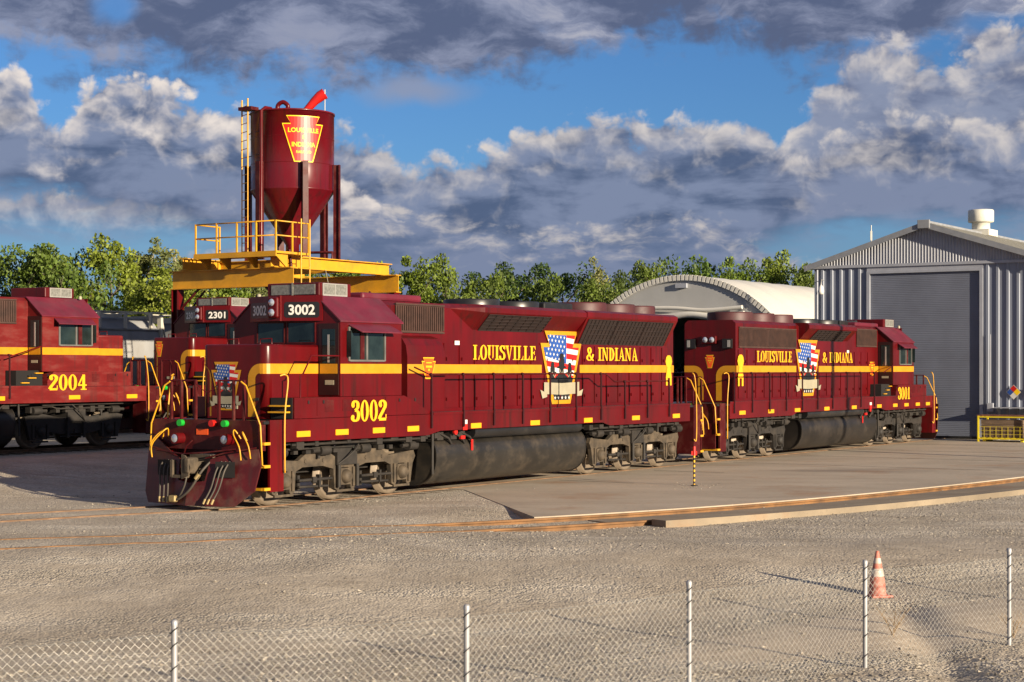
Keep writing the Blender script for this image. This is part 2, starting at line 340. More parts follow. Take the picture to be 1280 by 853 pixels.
def glyph(ch):
    g = []; 
    def serif(x, y, w=.30): g.append(rc(x-w/2, y, x+w/2, y+S_))
    def stem(x, y0=S_, y1=1-S_, t=T_): g.append(rc(x-t/2, y0, x+t/2, y1))
    if ch == ' ': return [], .32
    if ch == 'I': stem(.17); serif(.17,0,.32); serif(.17,1-S_,.32); return g, .36
    if ch == 'L': stem(.17); serif(.17,1-S_,.32); g.append(rc(.02,0,.50,S_)); g.append([Vector((.42,S_)),Vector((.50,S_)),Vector((.52,.30)),Vector((.49,.30))]); return g, .53
    if ch == 'E':
        stem(.17); g.append(rc(.02,0,.50,S_)); g.append(rc(.02,1-S_,.48,1)); g.append(rc(.25,.48,.37,.55)); g.append(rc(.37,.38,.42,.65))
        g.append([Vector((.42,S_)),Vector((.50,S_)),Vector((.52,.28)),Vector((.49,.28))]); g.append([Vector((.40,1-S_)),Vector((.48,1-S_)),Vector((.50,.74)),Vector((.47,.74))]); return g, .55
    if ch == 'O': return ring(.29,.5,.28,.52,.12,.45), .58
    if ch == '0': return ring(.23,.5,.22,.52,.075,.45), .48
    if ch == 'D': stem(.17); g += ring(.22,.5,.32,.50,.15,.43,-90,90,14); g.append(rc(.02,0,.22,S_)); g.append(rc(.02,1-S_,.22,1)); return g, .57
    if ch == 'U':
        stem(.16,.30,1-S_); serif(.16,1-S_,.30); stem(.46,.30,1-S_,.075); serif(.46,1-S_,.22); g += ring(.29,.30,.21,.32,.13,.25,180,360,14); return g, .60
    if ch == 'V':
        g.append([Vector((.05,1-S_)),Vector((.22,1-S_)),Vector((.35,.12)),Vector((.29,-.02))]); g.append([Vector((.44,1-S_)),Vector((.51,1-S_)),Vector((.33,-.02)),Vector((.29,-.02))])
        serif(.13,1-S_,.28); serif(.48,1-S_,.20); return g, .60
    if ch == 'A':
        g.append([Vector((.10,S_)),Vector((.17,S_)),Vector((.31,.85)),Vector((.27,1.02))]); g.append([Vector((.40,S_)),Vector((.57,S_)),Vector((.33,1.02)),Vector((.27,1.02))])
        g.append(rc(.17,.30,.42,.37)); serif(.12,0,.21); serif(.48,0,.28); return g, .62
    if ch == 'N':
        stem(.12,S_,1-S_,.07); stem(.50,0,1-S_,.07); g.append([Vector((.06,1)),Vector((.22,1)),Vector((.535,.0)),Vector((.44,.0))])
        serif(.12,0,.21); serif(.08,1-S_,.16); serif(.50,1-S_,.21); return g, .64
    if ch == 'S':
        g += calli([(.43,.78),(.36,.93),(.24,.965),(.12,.88),(.115,.73),(.22,.58),(.36,.45),(.41,.28),(.36,.10),(.23,.035),(.10,.09),(.045,.26)], .17, .08)
        g.append(rc(.42,.70,.465,1.0)); g.append(rc(.02,0,.065,.30)); return g, .50
    if ch == '&':
        g += calli([(.62,.48),(.52,.22),(.38,.06),(.22,.03),(.09,.12),(.09,.30),(.24,.48),(.38,.64),(.38,.86),(.28,.96),(.17,.88),(.17,.70),(.28,.45),(.42,.20),(.56,.05),(.66,.03)], .15, .07); return g, .72
    if ch == '1': stem(.22); g.append(rc(.06,0,.38,S_)); g.append([Vector((.05,.80)),Vector((.15,.80)),Vector((.30,1.0)),Vector((.22,1.02))]); g.append(rc(.14,1-S_*1.5,.30,.99)); return g, .44
    if ch == '2':
        g += calli([(.10,.72),(.12,.90),(.24,.965),(.36,.86),(.36,.68),(.24,.45),(.10,.22),(.06,.08)], .17, .08); g.append(rc(.04,.0,.42,.13)); g.append(rc(.39,.10,.44,.30)); g += ring(.12,.74,.085,.10,0,0); return g, .48
    if ch == '3':
        g += calli([(.09,.76),(.13,.92),(.24,.965),(.35,.86),(.33,.64),(.20,.535)], .16, .08); g += calli([(.20,.53),(.36,.45),(.39,.27),(.33,.09),(.20,.035),(.10,.10),(.07,.22)], .17, .08)
        g += ring(.11,.76,.085,.10,0,0); g += ring(.09,.22,.085,.10,0,0); return g, .48
    if ch == '4':
        g.append(rc(.24,.06,.38,1.0)); g.append(rc(.02,.26,.46,.36)); g.append([Vector((.02,.36)),Vector((.10,.36)),Vector((.30,.9)),Vector((.26,1.0))]); g.append(rc(.16,0,.46,S_)); return g, .49
    if ch == 'R':
        stem(.17); g += ring(.22,.75,.26,.25,.10,.18,-90,90,12); serif(.17,0,.30); g.append(rc(.02,1-S_,.22,1)); g.append([Vector((.26,.52)),Vector((.38,.50)),Vector((.58,0)),Vector((.42,0))]); return g, .58
    return [], .4
def decal(polys, frame, parent, name, m, d=0.0, step=.00035, label=None):
    """polys: list of 2D polygons (or (z,poly)) -> mesh. frame(x, y, depth) -> 3D"""
    mb = MB()
    for i, p in enumerate(polys):
        dd = d + step*(i % 12)
        ar = sum(p[j][0]*p[(j+1) % len(p)][1]-p[(j+1) % len(p)][0]*p[j][1] for j in range(len(p)))
        q = list(p) if ar > 0 else list(p)[::-1]
        mb.add([frame(a[0], a[1], dd) for a in q], [tuple(range(len(q)))])
    o = mb.build(name, m, parent)
    return o
def text_polys(txt, h, width=None, cx=0, cy=0):
    out = []; x = 0; allg = []
    for ch in txt:
        g, w = glyph(ch); allg.append((x, g)); x += w
    sx = h if width is None else width/x
    for gx, g in allg:
        for p in g: out.append([Vector(((gx+v[0]-x/2)*sx+cx, (v[1]-.5)*h+cy)) for v in p])
    return out
def sans(txt, h, width=None, bold=.02, cx=0, cy=0):
    """flat sans text as 2D polys via the built-in font"""
    cu = bpy.data.curves.new('t', 'FONT'); cu.body = txt; cu.align_x = 'LEFT'; cu.size = 1; cu.offset = bold; cu.resolution_u = 3
    ob = bpy.data.objects.new('t', cu); COL.objects.link(ob)
    dg = bpy.context.evaluated_depsgraph_get(); me = bpy.data.meshes.new_from_object(ob.evaluated_get(dg))
    vs = [v.co.copy() for v in me.vertices]; fs = [tuple(p.vertices) for p in me.polygons]
    bpy.data.objects.remove(ob); bpy.data.curves.remove(cu); bpy.data.meshes.remove(me)
    if not vs: return []
    x0 = min(v.x for v in vs); x1 = max(v.x for v in vs); y0 = min(v.y for v in vs); y1 = max(v.y for v in vs)
    sy = h/(y1-y0); sx = sy if width is None else width/(x1-x0)
    vv = [Vector(((v.x-(x0+x1)/2)*sx+cx, (v.y-(y0+y1)/2)*sy+cy)) for v in vs]
    return [[vv[i] for i in f] for f in fs]
def clip(poly, edges):
    """Sutherland-Hodgman against a convex CCW polygon"""
    out = [Vector(p) for p in poly]
    for i in range(len(edges)):
        a = Vector(edges[i]); b = Vector(edges[(i+1) % len(edges)]); inp = out; out = []
        if not inp: break
        def ins(p): return (b.x-a.x)*(p.y-a.y)-(b.y-a.y)*(p.x-a.x) >= -1e-9
        for k in range(len(inp)):
            p = inp[k]; q = inp[k-1]
            if ins(p) != ins(q):
                d1 = (b.x-a.x)*(p.y-a.y)-(b.y-a.y)*(p.x-a.x); d2 = (b.x-a.x)*(q.y-a.y)-(b.y-a.y)*(q.x-a.x)
                t = d2/(d2-d1); out.append(q+(p-q)*t)
            if ins(p): out.append(p)
    return out if len(out) >= 3 else []
# ------------------------------------------------------------------ locomotives
def multi(parts, name, parent, frame, d=0.0, step=.00035):
    """one mesh with several materials: parts = [(polys, material, lift)]"""
    V = []; F = []; MI = []; slots = []
    for polys, m, lift in parts:
        if m not in slots: slots.append(m)
        mi = slots.index(m)
        for i, p in enumerate(polys):
            if len(p) < 3: continue
            ar = sum(p[j][0]*p[(j+1) % len(p)][1]-p[(j+1) % len(p)][0]*p[j][1] for j in range(len(p)))
            if abs(ar) < 1e-9: continue
            q = list(p) if ar > 0 else list(p)[::-1]
            k = len(V); dd = d+lift+step*(i % 6)
            for a in q: V.append(tuple(frame(a[0], a[1], dd)))
            F.append(tuple(range(k, k+len(q)))); MI.append(mi)
    me = bpy.data.meshes.new(name); me.from_pydata(V, [], F)
    for m in slots: me.materials.append(m)
    me.polygons.foreach_set('material_index', MI); me.update()
    o = bpy.data.objects.new(name, me); COL.objects.link(o); o.parent = parent
    return o
def keystone(w=1.0, h=1.0, inset=0.0):
    """two convex pieces of a keystone shape, body width w at the shoulders, height h, centred"""
    t = h/2-inset; b = -h/2+inset; sh = h/2-h*.168
    k = inset/h
    up = [(-.30*w+inset*.5, sh-.01*h-inset), (.30*w-inset*.5, sh-.01*h-inset), (.403*w-inset*1.2, t), (-.403*w+inset*1.2, t)]
    lo = [(-.225*w+inset*1.0, b), (.225*w-inset*1.0, b), (.50*w-inset*1.3, sh-inset), (-.50*w+inset*1.3, sh-inset)]
    return [ [Vector(p) for p in up], [Vector(p) for p in lo] ]
def circ(cx, cy, r, n=10, ry=None):
    ry = ry or r
    return [Vector((cx+r*math.cos(2*math.pi*i/n), cy+ry*math.sin(2*math.pi*i/n))) for i in range(n)]
def star(cx, cy, r, sx=1.0):
    out = []
    pts = [Vector((cx+(r if i % 2 == 0 else r*.42)*math.sin(math.pi*i/5)*sx, cy+(r if i % 2 == 0 else r*.42)*math.cos(math.pi*i/5))) for i in range(10)]
    return [[Vector((cx,cy)), pts[i], pts[(i+1) % 10]] for i in range(10)]
def emblem(parent, frame, w=2.09, h=1.92, detail=True):
    K = keystone(w, h); I = keystone(w, h, .055*h)
    P = [(K, YEL, .0)]
    white = [list(p) for p in I]; P.append((white, WHITE, .003))
    red = []; blue = []
    # thirteen slanting stripes
    sh = h/13
    for i in range(0, 13):
        y0 = h*.5-sh*.95*i
        if i % 2 == 1:
            continue
        for piece in I:
            bx = [Vector((-w*.6, y0-sh+.16*h*.35)), Vector((w*.6, y0-sh-.16*h*.35)), Vector((w*.6, y0-.16*h*.35)), Vector((-w*.6, y0+.16*h*.35))]
            q = clip(bx, piece); 
            if q and y0 > -h*.22: red.append(q)
    P.append((red, SRED, .006))
    for piece in I:
        q = clip([Vector((-w*.6, h*.20)), Vector((w*.12, h*.05)), Vector((w*.12, h*.6)), Vector((-w*.6, h*.6))], piece)
        if q: blue.append(q)
    P.append((blue, SBLUE, .009))
    st = []
    for r_ in range(6):
        for c_ in range(6):
            x = -w*.36+w*.085*c_+(w*.042 if r_ % 2 else 0); y = h*.44-h*.062*r_+(-.02*h*c_*.3)
            if any(len(clip([Vector((x-.02,y-.02)),Vector((x+.02,y-.02)),Vector((x+.02,y+.02)),Vector((x-.02,y+.02))], b)) >= 4 for b in blue) and x < w*.08:
                st += star(x, y, h*.022*1.2, .95)
    P.append((st, WHITE, .012))
    blk = []
    for (cx, top, s_) in ((-.22*w, .06*h, .85), (.0, .17*h, 1.1), (.20*w, .05*h, .8)):
        hw = .085*w*s_
        blk += [circ(cx, top-.10*h*s_, hw*.75, 12, .085*h*s_), circ(cx, top-.15*h*s_, hw*1.35, 12, .018*h*s_),
                circ(cx, top-.02*h*s_, hw*.6, 10, .045*h*s_), circ(cx, top-.19*h*s_, hw*.62, 10, .06*h*s_)]
        bod = [Vector((cx-hw*1.9, -.25*h)), Vector((cx+hw*1.9, -.25*h)), Vector((cx+hw*1.5, top-.27*h*s_)), Vector((cx+hw*.4, top-.22*h*s_)), Vector((cx-hw*.4, top-.22*h*s_)), Vector((cx-hw*1.5, top-.27*h*s_))]
        q = clip(bod, I[1]); 
        if q: blk.append(q)
    q = clip([Vector((-w, -.47*h)), Vector((w, -.47*h)), Vector((w, -.17*h)), Vector((-w, -.17*h))], I[1])
    blk.append(q)
    P.append((blk, BLACK, .015))
    lines = []
    for (cx, y) in ((-.18*w, -.06*h), (.17*w, -.06*h), (0, -.02*h)):
        lines += ribbon([(cx-.06*w, y), (cx, y-.07*h), (cx+.05*w, y)], .012*w)
    P.append((lines, CREAM, .019))
    rib = [[Vector((-.43*w, -.20*h-.0*h)), Vector((0, -.215*h)), Vector((0, -.375*h)), Vector((-.43*w, -.36*h))],
           [Vector((.43*w, -.20*h)), Vector((0, -.215*h)), Vector((0, -.375*h)), Vector((.43*w, -.36*h))],
           [Vector((-.43*w, -.33*h)), Vector((-.52*w, -.30*h)), Vector((-.47*w, -.42*h)), Vector((-.36*w, -.40*h)), Vector((-.36*w, -.36*h))],
           [Vector((.43*w, -.33*h)), Vector((.53*w, -.30*h)), Vector((.49*w, -.39*h)), Vector((.36*w, -.40*h)), Vector((.36*w, -.36*h))]]
    P.append((rib, CREAM, .022))
    s5 = []
    for k in range(5): s5 += star((k-2)*.085*w, -.415*h, .030*h, 1.0)
    P.append((s5, WHITE, .026))
    return multi(P, 'emblem', parent, frame, .004)
def small_badge(parent, frame, w, h, name='badge'):
    return multi([(keystone(w,h), LETT, 0), (keystone(w,h,.05*h), ORNG, .004), ([rc(-.22*w,.02*h,.22*w,.12*h), rc(-.06*w,-.13*h,.06*w,-.03*h), rc(-.2*w,.22*h,.2*w,.28*h)], LETT, .008)], name, parent, frame, .004)
def worker_mark(parent, frame, h):
    """flat yellow painted marker at the hood end: rounded head, narrowing body, two feet"""
    p = [[Vector(q) for q in ((-.13*h,.30*h),(.13*h,.30*h),(.10*h,.44*h),(.05*h,.5*h),(-.05*h,.5*h),(-.10*h,.44*h))],
         [Vector(q) for q in ((-.09*h,.12*h),(.09*h,.12*h),(.13*h,.30*h),(-.13*h,.30*h))],
         [Vector(q) for q in ((-.12*h,-.25*h),(.12*h,-.25*h),(.06*h,.12*h),(-.06*h,.12*h))],
         rc(-.11*h,-.5*h,-.045*h,-.25*h), rc(.045*h,-.5*h,.11*h,-.25*h)]
    p = [[Vector((v.x*1.8, v.y)) for v in q] for q in p]
    return multi([(p, LETT, 0)], 'painted_mark', parent, frame, .006, 0)

def truck(parent, xc, kind='C', dark=False, bright=None):
    fm = GRIME_SHADE if dark else GRIME  # the darker grime copy has the underside shade in its colour
    t = MB()
    # bolster and centre beams are the truck's own mesh
    t.box(xc-2.6 if kind == 'C' else xc-1.9, xc+2.6 if kind == 'C' else xc+1.9, -.55, .55, .62, .92); t.box(xc-.35, xc+.35, -1.2, 1.2, .78, 1.15)
    tr = t.build('truck', GRIME_SHADE, parent)
    ax = [-2.07, 0, 2.07] if kind == 'C' else [-1.37, 1.37]
    for a in ax:
        m = MB(); m.cyl((xc+a, -.78, .51), 'y', .085, 1.56, 12)
        for s in (1, -1):
            prof = [(.10,.0),(.16,.03),(.16,.11),(.44,.09),(.45,.0),(.51,.0),(.51,.135),(.545,.135),(.545,.165),(.44,.165)]
            # tread face outward
            pr = [(.0, s*.80), (.13, s*.80), (.14, s*.77), (.40, s*.75), (.43, s*.785), (.505, s*.79), (.51, s*.665), (.54, s*.66), (.54, s*.64), (.0, s*.64)]
            m.lathe(pr, (xc+a, 0, .51), 28, 'y')
        m.build('wheel', WHEEL, tr)
    for s in (1, -1):
        if kind == 'C':
            def ped(a): return [(a-.40,.70),(a-.36,.27),(a-.24,.22),(a-.20,.27),(a-.20,.60),(a-.12,.72),(a+.12,.72),(a+.20,.60),(a+.20,.27),(a+.24,.22),(a+.36,.27),(a+.40,.70)]
            pl = [(-2.62,.86)]+[(-2.52,.70)]+ped(-2.07)[1:]+[(-1.45,.78),(-.75,.78)]+ped(0)+[(.75,.78),(1.45,.78)]+ped(2.07)[:-1]+[(2.52,.70),(2.62,.86),
                  (2.55,1.0),(1.90,.94),(1.60,.92),(1.30,1.08),(.62,1.10),(.32,.95),(-.32,.95),(-.62,1.10),(-1.30,1.08),(-1.60,.92),(-1.90,.94),(-2.55,1.0)]
        else:
            pl = [(-1.95,.95),(-1.85,.6),(-1.75,.28),(-1.1,.28),(-1.0,.5),(-.6,.42),(.6,.42),(1.0,.5),(1.1,.28),(1.75,.28),(1.85,.6),(1.95,.95),(1.4,1.05),(.7,.92),(-.7,.92),(-1.4,1.05)]
        m = MB(); m.prism([(xc+p[0], p[1]) for p in pl], 'y', s*1.02, s*1.13)
        # flanges, wells and brake gear
        for a in ax:
            m.box(xc+a-.32, xc+a-.24, s*1.13, s*1.17, .30, .72); m.box(xc+a+.24, xc+a+.32, s*1.13, s*1.17, .30, .72)
            m.box(xc+a-.30, xc+a+.30, s*1.10, s*1.15, .19, .24)
        for hx in (-1.35, -.75, .75, 1.35):
            if kind == 'C':
                m.cyl((xc+hx, s*1.125 if s > 0 else s*1.125-.02, .90), 'y', .045, .02, 8)
        sf = m.build('side_frame', fm, tr)
        for a in ax:
            m = MB(); y0 = 1.13 if s > 0 else -1.27
            m.box(xc+a-.17, xc+a+.17, s*1.04, s*1.155, .34, .70)
            m.lathe([(0,.13),(.09,.13),(.13,.09),(.16,.02),(.16,0)] if s > 0 else [(0,-.13),(.09,-.13),(.13,-.09),(.16,-.02),(.16,0)], (xc+a, s*1.15, .52), 16, 'y')
            m.build('journal_box', fm, tr)
        # brake rigging, springs, cylinders
        m = MB()
        for b in ([-1.1, 1.05] if kind == 'C' else [0]):
            m.tube([(xc+b-.62, s*1.10, .50), (xc+b+.5, s*1.10, .50)], .035, 6)
            m.tube([(xc+b-.55, s*1.06, .34), (xc+b+.45, s*1.06, .36)], .028, 6)
            m.box(xc+b-.24, xc+b-.18, s*1.02, s*1.12, .33, .60); m.box(xc+b+.30, xc+b+.38, s*.88, s*.98, .28, .60)
            m.box(xc+b-.05, xc+b+.08, s*1.1, s*1.16, .44, .56)
        for b in ((-2.35, -.55, .85, 2.3) if kind == 'C' else (-1.6, 1.5)):
            m.cyl((xc+b-.15, s*1.22, 1.12), 'x', .11, .32, 12); m.cyl((xc+b+.17, s*1.22, 1.12), 'x', .05, .22, 8)
        for b in np.arange(-2.5, 2.6, .42) if kind == 'C' else np.arange(-1.7, 1.8, .45):
            hh = random.uniform(.04, .16)
            m.box(xc+b-random.uniform(.05,.13), xc+b+random.uniform(.04,.12), s*random.uniform(.98,1.1), s*random.uniform(1.14,1.28), 1.06, 1.1+hh)
        z = 1.22
        L_ = 2.6 if kind == 'C' else 1.8
        m.tube([(xc-L_, s*1.2, z), (xc-1.0, s*1.2, z+.02), (xc-.8, s*1.24, z-.05), (xc+L_*.9, s*1.24, z-.04)], .024, 6)
        m.tube([(xc-L_*.8, s*1.3, z+.06), (xc+L_, s*1.3, z+.07)], .02, 6)
        m.tube(cubic([(xc-.3, s*1.3, 1.3), (xc-.1, s*1.36, 1.12), (xc+.12, s*1.3, .95), (xc+.32, s*1.2, .8)], 4), .02, 6)
        m.tube([(xc+.95, s*1.18, 1.35), (xc+1.0, s*1.2, .95)], .035, 6); m.box(xc+.85, xc+1.1, s*1.1, s*1.22, 1.1, 1.36)
        for b in (-.35, .30):
            m.tube([(xc+b, s*1.2, .3), (xc+b, s*1.2, .78)], .045, 8)
        m.build('brake_rigging', GRIME_SHADE, tr)
    return tr

def make_loco(c):
    root = empty('diesel_locomotive', c['loc'], c['rz'])
    tag(root, c['label'], 'locomotive', c['group'])
    Lc = c['Lc']; F = Lc-10.49                      # F shifts the front-end layout of the shorter type
    XF = 9.8+F; XR = c['XR']; hr = c['hood_rear']; near = c['near']; full = c.get('full', True)
    rd = RED if not c.get('faded') else REDD
    # --- underframe: side sills, deck, end platforms
    m = MB(); m.box(XR+.1, XF-.1, -1.0, 1.0, 1.25, 1.79); m.box(XR, XF, -1.54, 1.54, 1.74, 1.80); fr = m.build('underframe', BLACK, root)
    for s in (1, -1):
        pl = [(XR+.85,1.82),(XR+.85,1.34),(-4.4+F,1.34),(-4.0+F,1.43),(3.6+F,1.43),(4.1+F,1.34),(XF-.55,1.36),(XF-.55,1.82)] if full else [(XR+.85,1.82),(XR+.85,1.36),(XF-.55,1.36),(XF-.55,1.82)]
        m = MB(); m.prism([(p[0], p[1]) for p in pl], 'y', s*1.50, s*1.555)
        m.box(XR+.85, (3.9 if s == 1 else 5.2)+F, s*1.555, s*1.575, 1.80, 1.86)
        sill = m.build('side_sill', rd if s == near or 1 else rd, root)
        xs = c['reflectors']
        MB().box(XR+.9, (3.9 if s == 1 else 5.2)+F, s*(.93 if False else 1.50), s*1.553, 1.862, 1.872).build('walkway_edge', BLACK, sill)
        for x in xs:
            if s == near: MB().box(x-.22, x+.22, s*1.556, s*1.566 if s > 0 else s*1.566, 1.45, 1.57).build('reflector', REFL, sill)
    # --- long hood with its louvre screens, blisters and roof gear
    hw = .90; ht = 4.42
    hf = 5.1+F
    m = MB()
    m.prism([(-hw,1.82),(hw,1.82),(hw,ht-.10),(hw-.12,ht),(-hw+.12,ht),(-hw,ht-.10)], 'x', hr, hf)
    hood = m.build('long_hood', rd, root)
    # flared roof blisters
    fs = c['flare']
    for (x0, x1, zb, zt, xt) in fs:
        for s in (1, -1):
            m = MB(); out = 1.28
            prof = [(hw-.02, zb), (out, zt-.12), (out, zt), (out-.12, ht+.015), (hw-.25, ht+.015)]
            m.prism([(s*p[0], p[1]) for p in (prof if s > 0 else prof[::-1])], 'x', x0, x1)
            if xt:   # tapered forward end
                a = [(x1, s*p[0], p[1]) for p in prof]; b = [(x1+xt, s*(hw-.02), ht-.1), (x1+xt, s*(hw-.25), ht+.015)]
                m.add(a+b, [(0,1,5), (1,2,5), (2,3,6,5), (3,4,6)] if s > 0 else [(5,1,0),(5,2,1),(5,6,3,2),(6,4,3)])
            m.build('roof_blister', rd, hood)
    for (x0, x1, zb, zt, n, kind) in c['grilles']:
        for s in (1, -1):
            for k in range(n):
                a = x0+(x1-x0)*k/n+.03; b = x0+(x1-x0)*(k+1)/n-.03
                m = MB()
                if kind == 'flare':
                    f0 = (hw-.02, c['fz'](x0)[0]); f1 = (1.28, c['fz'](x0)[1]-.12)
                    def on(t, d=0.0):
                        ny, nz = (f1[1]-f0[1]), -(f1[0]-f0[0]); ln = math.hypot(ny, nz)
                        return (s*(f0[0]+(f1[0]-f0[0])*t+ny/ln*d), f0[1]+(f1[1]-f0[1])*t+nz/ln*d)
                    p0 = on(.06, .006); p1 = on(.92, .006)
                    m.add([(a,*p0),(b,*p0),(b,*p1),(a,*p1)], [(0,1,2,3)])
                    for q in range(9):
                        xx = a+(b-a)*q/8; u0 = on(.06,.02); u1 = on(.92,.02); m.tube([(xx,*u0),(xx,*u1)], .012, 4)
                    for q in range(6):
                        t = .06+.86*q/5; u0 = on(t,.02); m.tube([(a,*u0),(b,*u0)], .010, 4)
                else:
                    y = hw+.012
                    m.box(a, b, s*(hw-.02), s*y, zb, zt)
                    nb = int((b-a)/.085)
                    for q in range(nb+1):
                        xx = a+(b-a)*q/nb; m.box(xx-.022, xx+.022, s*y, s*(y+.03), zb+.02, zt-.02)
                    m.box(a-.03, b+.03, s*(hw), s*(y+.035), zt, zt+.04); m.box(a-.03, b+.03, s*(hw), s*(y+.035), zb-.04, zb)
                m.build('grille', GRILB if kind != 'flare' else GRILL, hood)
    # doors along the hood
    if full:
        for s in (1, -1):
            xd = c['doors'][0]
            while xd < c['doors'][1]:
                m = MB(); m.box(xd+.03, xd+.60, s*hw, s*(hw+.022), 1.93, 3.48)
                m.box(xd+.50, xd+.53, s*(hw+.022), s*(hw+.055), 2.1, 2.18); m.box(xd+.50, xd+.53, s*(hw+.022), s*(hw+.055), 3.06, 3.14)
                m.build('hood_door', rd, hood); xd += .655
    # fans, silencer and horn on the roof
    for (x, r, h, mt) in c['fans']:
        m = MB(); m.lathe([(r,0),(r,h*.85),(r*.97,h),(r*.88,h),(r*.86,h*.6),(0,h*.6)], (x,0,ht), 24)
        for q in range(8):
            a = q*math.pi/4; m.tube([(x,0,ht+h*.8),(x+r*.9*math.cos(a), r*.9*math.sin(a), ht+h*.8)], .02, 4)
        m.build('roof_fan', mt, hood)
    if full:
        m = MB(); m.bev(c['silencer']-.75, c['silencer']+.75, -.45, .45, ht, ht+.22, .04); m.build('exhaust_silencer', BLACK, hood)
        m = MB(); m.bev(3.2+F, 5.5+F, -.75, .75, ht, ht+.17, .06); m.build('air_intake_housing', ROOF, hood)
        m = MB()
        for s in (-.12, 0, .12): m.lathe([(.02,0),(.03,.2),(.07,.34)], (c['silencer']+1.25, s, ht+.22), 10, 'x')
        m.box(c['silencer']+1.2, c['silencer']+1.3, -.15, .15, ht, ht+.24); m.build('air_horn', BLACK, hood)
    # curved air-duct box behind the cab on the left side
    if full and c.get('duct', True):
        for s in ((1,) if near == 1 else (-1,)):
            x0, x1 = 3.05+F, 4.55+F
            prof = [(hw,1.84),(1.3,1.84),(1.3,3.15),(1.26,3.40),(1.15,3.56),(hw,3.64)]
            m = MB(); m.prism([(s*p[0], p[1]) for p in (prof if s > 0 else prof[::-1])], 'x', x0, x1)
            m.build('blower_duct', rd, hood)
    # --- cab
    cf, cr = 7.26+F, 5.05+F; cw = 1.50
    m = MB()
    prof = [(-cw,2.27),(cw,2.27),(cw,3.91),(.86,4.43),(-.86,4.43),(-cw,3.91)]
    door_side = near
    m.prism(prof, 'x', cr, cf)
    cab = m.build('cab', rd, root)
    m = MB()                                            # roof sheets over the slopes, slightly proud
    for s in (1, -1):
        v = [(cr-.04, s*(cw+.03), 3.90), (cf+.03, s*(cw+.03), 3.90), (cf+.03, s*.86, 4.455), (cr-.04, s*.86, 4.455)]
        v2 = [(a, b, z_-.03) for a, b, z_ in v]
        m.add(v+v2, [(0,1,2,3),(7,6,5,4),(0,4,5,1),(1,5,6,2),(2,6,7,3),(3,7,4,0)] if s > 0 else [(3,2,1,0),(4,5,6,7),(1,5,4,0),(2,6,5,1),(3,7,6,2),(0,4,7,3)])
    m.box(cr-.04, cf+.03, -.86, .86, 4.425, 4.455)
    m.build('cab_roof', ROOF, cab)
    # sub-base boxes below the cab
    for s in (1, -1):
        m = MB()
        if s == 1: m.prism([(3.9+F,1.83),(XF-.95,1.83),(XF-.95,2.262),(5.0+F,2.262),(4.55+F,2.10)] , 'y', s*.92, s*1.548)
        else: m.prism([(5.2+F,1.83),(XF-1.25,1.83),(XF-1.25,2.262),(5.45+F,2.262),(5.2+F,2.0)], 'y', s*.92, s*1.548)
        if s == 1:
            for xx in (5.7, 6.9, 8.1): m.box(xx+F-.012, xx+F+.012, s*1.548, s*1.556, 1.88, 2.24)
        bx = m.build('equipment_box', rd, root)
        for k in range(2):
            mm = MB()
            for q in range(9): mm.box(7.55+F-.0-k*.6, 7.85+F-k*.6, s*1.549, s*1.556, 1.96+q*.028, 1.972+q*.028)
            mm.build('louvre', REDF, bx)
        for xx in (8.4, 7.9, 5.2, 4.6): MB().box(xx+F-.02, xx+F+.02, s*1.549, s*1.565, 2.13, 2.2).build('latch', BLACK, bx)
    # doors, windows
    for s in (1, -1):
        # side windows, framed, with an awning
        wx0, wx1 = 5.72+F, 6.95+F
        m = MB(); m.box(wx0, wx1, s*(cw-.02), s*(cw+.006), 3.06, 3.74); m.build('side_window', GLASS, cab)
        m = MB()
        for (a, b, z0, z1) in ((wx0-.05,wx0,3.03,3.77),(wx1,wx1+.05,3.03,3.77),(wx0,wx1,3.02,3.06),(wx0,wx1,3.74,3.77),(wx0+.60,wx0+.66,3.06,3.74)):
            m.box(a, b, s*cw, s*(cw+.03), z0, z1)
        m.build('window_frame', FRAME, cab)
        MB().box(wx0+.72, wx0+.86, s*(cw+.007), s*(cw+.022), 3.07, 3.73).build('window_post', REDF, cab)
        m = MB(); v = [(wx0-.22, s*cw, 3.84),(wx1+.04, s*cw, 3.84),(wx1-.08, s*(cw+.30), 3.67),(wx0-.30, s*(cw+.30), 3.67)]
        v2 = [(a,b,z_-.025) for a,b,z_ in v]
        m.add(v+v2, [(0,1,2,3),(7,6,5,4),(0,4,5,1),(1,5,6,2),(2,6,7,3),(3,7,4,0)]); m.build('window_awning', ROOF, cab)
        m = MB(); m.box(wx1+.08, wx1+.10, s*(cw+.01), s*(cw+.13), 3.12, 3.68); m.build('wind_wing', GLASS, cab)
        # windscreens
        m = MB(); m.box(cf-.02, cf+.008, s*.06, s*.80, 3.44, 3.86); m.build('windscreen', GLASS, cab)
        m = MB()
        for (a, b, z0, z1) in ((.03,.06,3.42,3.88),(.80,.83,3.42,3.88),(.06,.80,3.41,3.44),(.06,.80,3.86,3.885)): m.box(cf, cf+.02, s*a, s*b, z0, z1)
        m.build('windscreen_frame', REDF, cab)
    # end doors: on the front left and the rear right, each with a tall window
    m = MB(); m.box(cf, cf+.018, .92, 1.46, 2.30, 3.84); dl = m.build('cab_door', DOORM, cab)
    MB().box(cf+.018, cf+.026, 1.03, 1.37, 2.98, 3.72).build('door_window', GLASS, cab)
    MB().box(cf+.026, cf+.032, 1.17, 1.22, 3.0, 3.6).build('wiper', ALU, cab)
    MB().box(cf+.018, cf+.024, .96, 1.43, 2.76, 2.97).build('door_stripe', YEL, cab)
    MB().box(cf+.018, cf+.026, 1.10, 1.34, 2.52, 2.62).build('notice_plate', CREAM, cab)
